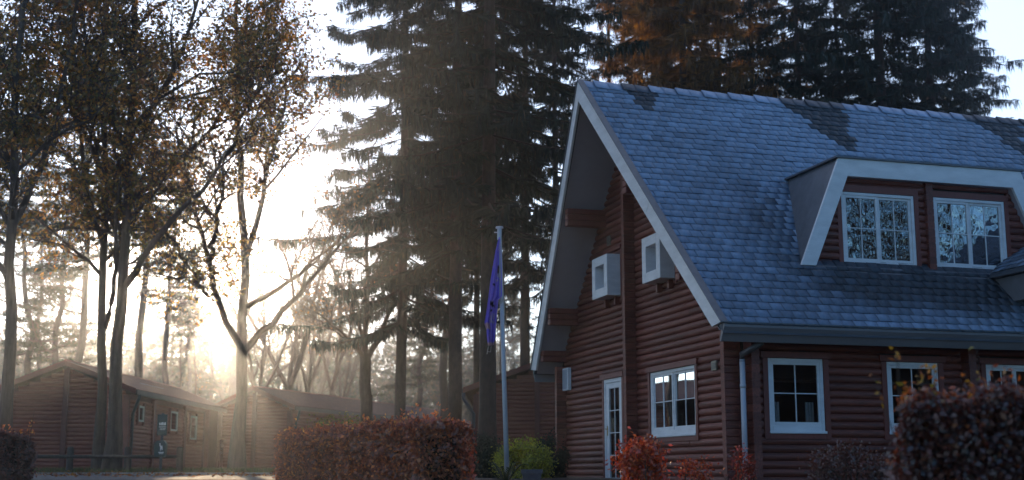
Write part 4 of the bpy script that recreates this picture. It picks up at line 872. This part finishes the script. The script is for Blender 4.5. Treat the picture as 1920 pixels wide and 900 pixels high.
for i in range(950):                                            # the far wood behind them all: one hazy mass of stems and twigs
    d = fr_.uniform(125, 235); x = fr_.uniform(-105, 60) * d / 180; h = fr_.uniform(9, 18) + (d - 125) * .05; r0 = fr_.uniform(.09, .2); z0 = gz(d)
    p0 = np.array((x, d, z0 - .2)); p1 = p0 + np.array((fr_.gauss(0, .5), fr_.gauss(0, .5), h)); tw.tube(np.stack([p0, (p0 + p1) / 2 + rng.normal(size=3) * .25, p1]), [r0, r0 * .7, .03], 5)
    for k_ in range(11):
        t_ = fr_.uniform(.3, .98); b0 = p0 + (p1 - p0) * t_; b1 = b0 + rng.normal(size=3) * (1.6, 1.6, .7) + (0, 0, .8); tw.tube(np.stack([b0, (b0 + b1) / 2 + rng.normal(size=3) * .15, b1]), [.05, .03, .012], 3)
        m = 16; FP.append(b0 + (b1 - b0) * rng.uniform(.3, 1.1, (m, 1)) + rng.normal(size=(m, 3)) * .5); FD.append(unit(m)); FL.append(rng.uniform(.3, .9, m))
    m = 30; FP.append(p0 + np.stack([rng.normal(0, 1.6, m), rng.normal(0, 1.6, m), rng.gamma(2, .8, m)], 1)); FD.append(unit(m)); FL.append(rng.uniform(.3, .9, m))
FP = np.concatenate(FP); FD = np.concatenate(FD); FL = np.concatenate(FL); V, Q, C = kites(FP, FD, unit(len(FP)), FL, FL * .45, pick([(.07, .07, .03, 3), (.12, .08, .035, 2), (.05, .055, .03, 2)], len(FP)))
wood = tag(link(bpy.data.objects.new('far_wood', tw.mesh('far_wood', TWIG))), 'hazy grey wood far behind the cabins', 'wood', kind='stuff')
tag(link(bpy.data.objects.new('far_foliage', array_mesh('far_foliage', V, Q, NEEDLE, C)), wood), kind='stuff')
# bare trees across the road, seen mirrored in the dormer panes
for i, (x, y, me) in enumerate([(27, 2, BT[0]), (33, -4, BT[2]), (38, 4, BT[0]), (30, 9, BT[2]), (17, 13.5, BT[0]), (20.5, 11, BT[2]), (24, 8, BT[0])]):
    t = tag(empty('bare_tree', (x, y, gz(y)), i * 1.3), 'bare roadside tree mirrored in the dormer windows', 'tree', 'trees mirrored in the dormer windows')
    for nm, m_e in zip(('trunk', 'branches', 'crown'), me):
        if m_e: link(bpy.data.objects.new(nm, m_e), t)

for i, (x, y, me) in enumerate([(-3, -22, SP1), (5, -25, SP4), (13, -23, SP2), (20, -27, SP4), (-11, -25, SP4)]):  # spruces out of view, added to darken the front wall
    t = tag(empty('spruce_tree', (x, y, gz(y)), i * 2.1), 'unseen dark spruce added behind the viewer to shade the house front', 'tree', 'unseen spruces added behind the viewer')
    for nm, m_e in zip(('trunk', 'branches', 'crown'), me): link(bpy.data.objects.new(nm, m_e), t)
# ------------------------------------------------------------------ hedges and shrubs
BEE = [(.22, .046, .016, 4), (.30, .07, .018, 3), (.13, .028, .014, 3), (.50, .15, .025, 1.4)]
CORE = mat('hedge_core', (.018, .010, .007), (.03, .016, .011), .95, 8)
def hedge(name, label, A, B, z1a, z1b, thick, n, size, cols, mt=BEECH, core=True, loose=.05, whisk=60, cat='hedge', rr=.22):
    A = np.array(A, float); B = np.array(B, float); ax = (B - A); Ln = np.linalg.norm(ax); ax /= Ln; nr = np.array((ax[1], -ax[0]))
    mid = (A + B) / 2; z0 = gz(mid[1]) - .1; org = np.array((*mid, gz(mid[1]))); t = tag(empty(name, tuple(org)), label, cat)
    u = rng.uniform(0, Ln, n); fcs = rng.random(n); zt = z1a + (z1b - z1a) * u / Ln
    wv = lambda u: (.03 * np.sin(u * 3.1) + .025 * np.sin(u * 7.7 + 1)) * (1 if cat == 'hedge' else 2.6)
    v = np.where(fcs < .55, thick / 2 - np.abs(rng.normal(0, loose + .04, n)), rng.uniform(-thick / 2, thick / 2, n)) ; z = rng.uniform(z0, zt)
    topm = (fcs > .55) & (fcs < .84); z = np.where(topm, zt + wv(u) + rng.normal(0, loose * .8, n), z)
    endm = fcs > .92; u = np.where(endm, np.where(rng.random(n) < .5, rng.normal(0, loose, n), Ln + rng.normal(0, loose, n)), u)
    bk = (fcs > .84) & (fcs <= .92); v = np.where(bk, -thick / 2 + np.abs(rng.normal(0, loose, n)), v); v = v + .05 * np.sin(u * 4.3 + z * 3) * (fcs < .55)
    rnd_ = np.maximum(0, rr - np.minimum(u, Ln - u)); z = np.minimum(z, zt + wv(u) * 1.2 + rng.normal(0, loose * .7, n) - rnd_ ** 2 / rr * 1.0 - np.maximum(0, np.abs(v) - thick / 2 + .12) ** 2 * 4)
    P = np.stack([A[0] + ax[0] * u + nr[0] * v, A[1] + ax[1] * u + nr[1] * v, z], 1) - org
    outw = np.stack([nr[0] * np.sign(v), nr[1] * np.sign(v), np.where(topm, 1., .0)], 1)
    D = unit(n) + np.array((0, 0, -.4)); N = outw * .8 + unit(n); Ls = rng.uniform(.7, 1.3, n) * size
    K = [kites(P, D, N, Ls, Ls * .62, pick(cols, n))]
    if whisk:                                                     # shoots that stick out of the trimmed top, sunlit tips painted as orange leaves
        tw = Wood(); W_, Dn = [], []
        for i in range(whisk):
            uu = rng.uniform(0, Ln); zz = z1a + (z1b - z1a) * uu / Ln; p0 = np.array((A[0] + ax[0] * uu, A[1] + ax[1] * uu, zz - .1)) + np.array((*(nr * rng.uniform(-thick / 2, thick / 2)), 0)) - org
            hgt = rng.gamma(2, .055) + .1; p1 = p0 + np.array((rng.normal() * .05, rng.normal() * .05, hgt)); tw.tube(np.stack([p0, (p0 + p1) / 2 + rng.normal(size=3) * .01, p1]), [.005, .004, .002], 3)
            m = rng.integers(2, 6); f_ = rng.uniform(.5, 1, (m, 1)); W_.append(p0 + (p1 - p0) * f_); 
        W_ = np.concatenate(W_); m = len(W_); K.append(kites(W_, unit(m) + (0, 0, .3), unit(m), rng.uniform(.8, 1.3, m) * size, size * .6, pick([(.50, .17, .03, 2), (.38, .10, .025, 2), (.55, .28, .05, 1)], m)))
        link(bpy.data.objects.new('shoots', tw.mesh('shoots', TWIG)), t)
    V = np.concatenate([k[0] for k in K]); Q = np.arange(len(V)).reshape(-1, 4); C = np.concatenate([k[2] for k in K])
    link(bpy.data.objects.new('foliage', array_mesh('foliage', V, Q, mt, C)), t)
    if core:
        q = MB(); h_ = thick / 2 - .13; dz_ = .14 + loose
        ei = .12 + rr * .5; c = [A + ax * ei + nr * h_, B - ax * ei + nr * h_, B - ax * ei - nr * h_, A + ax * ei - nr * h_]
        q.poly([(*(p_ - mid), z0 - org[2]) for p_ in c] + [(*(c[0] - mid), z1a - dz_ - org[2]), (*(c[1] - mid), z1b - dz_ - org[2]), (*(c[2] - mid), z1b - dz_ - org[2]), (*(c[3] - mid), z1a - dz_ - org[2])], [(0, 1, 2, 3), (4, 7, 6, 5), (0, 4, 5, 1), (1, 5, 6, 2), (2, 6, 7, 3), (3, 7, 4, 0)]); q.build('stems', CORE, t)
    return t
l_ = at(560, 816, 23.6); r_ = at(836, 790, 18.2)
hedge('beech_hedge', 'clipped copper beech hedge with sunlit orange rim in the middle', (l_.x, 23.6), (r_.x, 18.2), l_.z, r_.z, .9, 46000, .062, BEE, whisk=190, rr=.10)
l_ = at(-120, 808, 22.5); r_ = at(58, 812, 23.2)
hedge('beech_hedge', 'dark purple-brown hedge end in the bottom left corner', (l_.x, 22.5), (r_.x, 23.2), l_.z, r_.z, .9, 15000, .062, [(.10, .028, .020, 4), (.07, .022, .02, 3), (.15, .04, .02, 1)], whisk=30)
l_ = at(1690, 772, 11.6); r_ = at(2150, 748, 11.0)
hedge('beech_bush', 'blurred copper beech bush close up in the bottom right corner', (l_.x, 11.6), (r_.x, 11.0), l_.z, r_.z, .8, 30000, .062, [(.12, .034, .024, 4), (.18, .05, .03, 3), (.07, .022, .016, 3), (.30, .10, .03, 1)], whisk=240, cat='bush', loose=.12, rr=.26)
def shrub(name, label, c, rad, n, size, cols, mt, stems=9, gaps=.5, cat='shrub', clump=26, flat=1.):
    c = np.array(c, float); org = np.array((c[0], c[1], gz(c[1]))); t = tag(empty(name, tuple(org)), label, cat); rad = np.array(rad, float)
    wd = Wood(); cc = unit(clump) * rng.uniform(.45, 1, (clump, 1)) ** .6 * rad; cc[:, 2] = cc[:, 2] * .9
    for i in range(stems):
        e_ = c + cc[i % clump] - org; p0 = np.array((rng.normal() * .08, rng.normal() * .08, -.05)); md = (p0 + e_) / 2 + rng.normal(size=3) * .05 + np.array((0, 0, .05)); wd.tube(np.stack([p0, md, e_]), [.016, .011, .005], 5)
    k = rng.integers(0, clump, n); P = c + cc[k] + rng.normal(size=(n, 3)) * rad * (.20 * gaps + .1) - org
    P[:, 2] = np.maximum(P[:, 2], .03)
    V, Q, C = kites(P, unit(n) + np.array((0, 0, -.2)), unit(n), rng.uniform(.7, 1.3, n) * size, size * .6, pick(cols, n))
    link(bpy.data.objects.new('stems', wd.mesh('stems', TWIG)), t); link(bpy.data.objects.new('foliage', array_mesh('foliage', V, Q, mt, C)), t); return t
MAP = [(.55, .085, .018, 3), (.65, .17, .025, 2), (.32, .04, .016, 2)]
p = at(1208, 868, 20.3); shrub('red_shrub', 'flame red maple shrub below the gable window', (p.x, 20.3, p.z - .05), (.42, .35, .44), 2600, .075, MAP, BEECH, 10)
p = at(1300, 872, 20.0); shrub('red_shrub', 'small sparse red shrub right of the flame red maple', (p.x, 20.0, p.z - .1), (.30, .25, .22), 620, .05, MAP, BEECH, 7)
p = at(1384, 866, 19.2); shrub('red_shrub', 'sparse dark red shrub at the foot of the downpipe', (p.x, 19.2, p.z - .1), (.22, .2, .33), 620, .05, [(.28, .05, .02, 2), (.18, .035, .02, 3)], BEECH, 7)
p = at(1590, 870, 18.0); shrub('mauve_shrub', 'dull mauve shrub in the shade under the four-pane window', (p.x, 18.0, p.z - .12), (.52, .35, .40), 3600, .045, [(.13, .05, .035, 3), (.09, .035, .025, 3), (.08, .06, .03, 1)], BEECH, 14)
p = at(1690, 740, 11.3); wh = tag(empty('tall_twigs', (p.x + .15, 11.3, gz(11.3))), 'tall twigs with yellow leaves rising above the blurred bush', 'twigs')
tw = Wood(); W_ = []
for (x0, x1, y1) in ((1690, 1680, 652), (1705, 1684, 665), (1715, 1740, 672), (1730, 1762, 676), (1750, 1752, 690), (1695, 1636, 700), (1725, 1722, 690), (1840, 1832, 650), (1850, 1808, 690)):
    a = np.array(at(x0, 870, 11.3)); b = np.array(at(x1, y1, 11.3 + rng.uniform(-.2, .2))); o_ = np.array(wh.location); md = (a + b) / 2 + rng.normal(size=3) * .02
    tw.tube(np.stack([a, md, b]) - o_, [.006, .004, .002], 4); m = 6; f_ = rng.uniform(.62, 1.03, (m, 1)); W_.append(a + (b - a) * f_ + rng.normal(size=(m, 3)) * .018 - o_)
W_ = np.concatenate(W_); m = len(W_); V, Q, C = kites(W_, unit(m) + (0, 0, -.2), unit(m), rng.uniform(.045, .08, m), .04, pick([(.42, .25, .03, 3), (.30, .28, .05, 1), (.35, .13, .03, 2)], m))
link(bpy.data.objects.new('stems', tw.mesh('stems', TWIG)), wh); link(bpy.data.objects.new('leaves', array_mesh('leaves', V, Q, LEAF, C)), wh)
p = at(982, 862, 26.5); shrub('golden_shrub', 'rounded yellow-green shrub behind the flagpole', (p.x, 26.5, p.z - .05), (.50, .45, .46), 9000, .05, [(.46, .46, .035, 3), (.33, .36, .03, 3), (.18, .21, .025, 2)], GREENL, 14, .35, clump=50)
p = at(912, 862, 27.2); shrub('evergreen_shrub', 'dark green shrub between the beech hedge and the flagpole', (p.x, 27.2, p.z - .05), (.36, .4, .50), 8000, .05, [(.018, .034, .022, 3), (.028, .045, .028, 2)], NEEDLE, 12, .4, clump=44)
p = at(1034, 860, 27.5); shrub('evergreen_shrub', 'dark green shrub against the corner of the log house', (p.x, 27.5, p.z - .05), (.32, .4, .52), 8000, .05, [(.018, .034, .022, 3), (.028, .045, .028, 2)], NEEDLE, 12, .4, clump=44)
hedge('conifer_hedge', 'tall dark conifer hedge across the road mirrored in the lower panes', (21, -22), (53, 6), CZ + 5.8, CZ + 5.8, 2.2, 30000, .34, [(.018, .032, .02, 3), (.03, .045, .025, 2)], NEEDLE, whisk=0)
p = at(640, 800, 27.5); shrub('yellow_bush', 'sunlit yellow-green bush peeping over the beech hedge', (p.x, 27.5, p.z - .35), (.75, .5, .55), 3200, .06, [(.16, .15, .03, 3), (.24, .17, .03, 2), (.3, .14, .03, 1)], GREENL, 16, .6, clump=40)
# the planter and its fern
p = at(997, 880, 22.4); pt = tag(empty('planter', (p.x, 22.4, gz(22.4))), 'grey square planter below the yellow-green shrub', 'planter'); h = p.z - gz(22.4)
TERR = mat('planter_stone', (.12, .10, .105), (.17, .15, .15), .8, 12, bump=.3)
q = MB(); q.poly([(-.12, -.12, 0), (.12, -.12, 0), (.12, .12, 0), (-.12, .12, 0), (-.17, -.17, h - .07), (.17, -.17, h - .07), (.17, .17, h - .07), (-.17, .17, h - .07)], [(3, 2, 1, 0), (0, 1, 5, 4), (1, 2, 6, 5), (2, 3, 7, 6), (3, 0, 4, 7), (4, 5, 6, 7)]); q.build('pot', TERR, pt)
q = MB(); holed(q, -.185, .185, -.185, .185, h - .07, h, [(-.14, .14, -.14, .14)]); q.build('rim', TERR, pt)
p = at(948, 900, 22.0); fe = tag(empty('fern', (p.x, 22.0, gz(22.0))), 'dark fern arching round the foot of the flagpole', 'fern')
for i, (x, y) in enumerate(((900, 862), (918, 868), (985, 872), (968, 868), (935, 878), (958, 880), (890, 884))):
    b = at(x, y, 22 + rng.uniform(-.2, .2)); o_ = np.array(fe.location); a = np.zeros(3); e_ = np.array(b) - o_; md = (a + e_) / 2 + np.array((0, 0, .12)); pth = smooth_path([a, a * .5 + md * .5 + (0, 0, .04), md, md * .4 + e_ * .6 + (0, 0, .06), e_], 12)
    W_ = np.repeat(pth[2:], 2, 0); m = len(W_); dr = np.gradient(pth, axis=0)[2:]; dr /= np.linalg.norm(dr, axis=1, keepdims=True); sd_ = np.cross(dr, (0, 0, 1.)); D = np.empty((m, 3)); D[0::2] = sd_ + dr * .5; D[1::2] = -sd_ + dr * .5
    V, Q, C = kites(W_, D, np.tile((0, 0, 1.), (m, 1)), .12, .035, pick([(.03, .055, .03, 1), (.045, .06, .03, 1)], m)); link(bpy.data.objects.new('frond', array_mesh('frond', V, Q, GREENL, C)), fe)

# ------------------------------------------------------------------ the morning mist
q = MB(); q.box(-510, 510, -160, 810, -1.4, 39)
hz = q.build('haze', None); tag(hz, kind='stuff'); hm = bpy.data.materials.new('haze'); hm.use_nodes = True; hn = hm.node_tree.nodes
hn.remove(hn['Principled BSDF']); pv = hn.new('ShaderNodeVolumePrincipled'); pv.inputs['Color'].default_value = (.80, .87, 1, 1); pv.inputs['Density'].default_value = .0008; pv.inputs['Anisotropy'].default_value = .92
hm.node_tree.links.new(pv.outputs[0], hn['Material Output'].inputs['Volume']); hz.data.materials.append(hm)
for o in bpy.data.objects:
    if o.parent and o.name.split('.')[0] in ('branches', 'crown', 'foliage', 'shoots', 'leaves', 'stems'): o['kind'] = 'stuff'
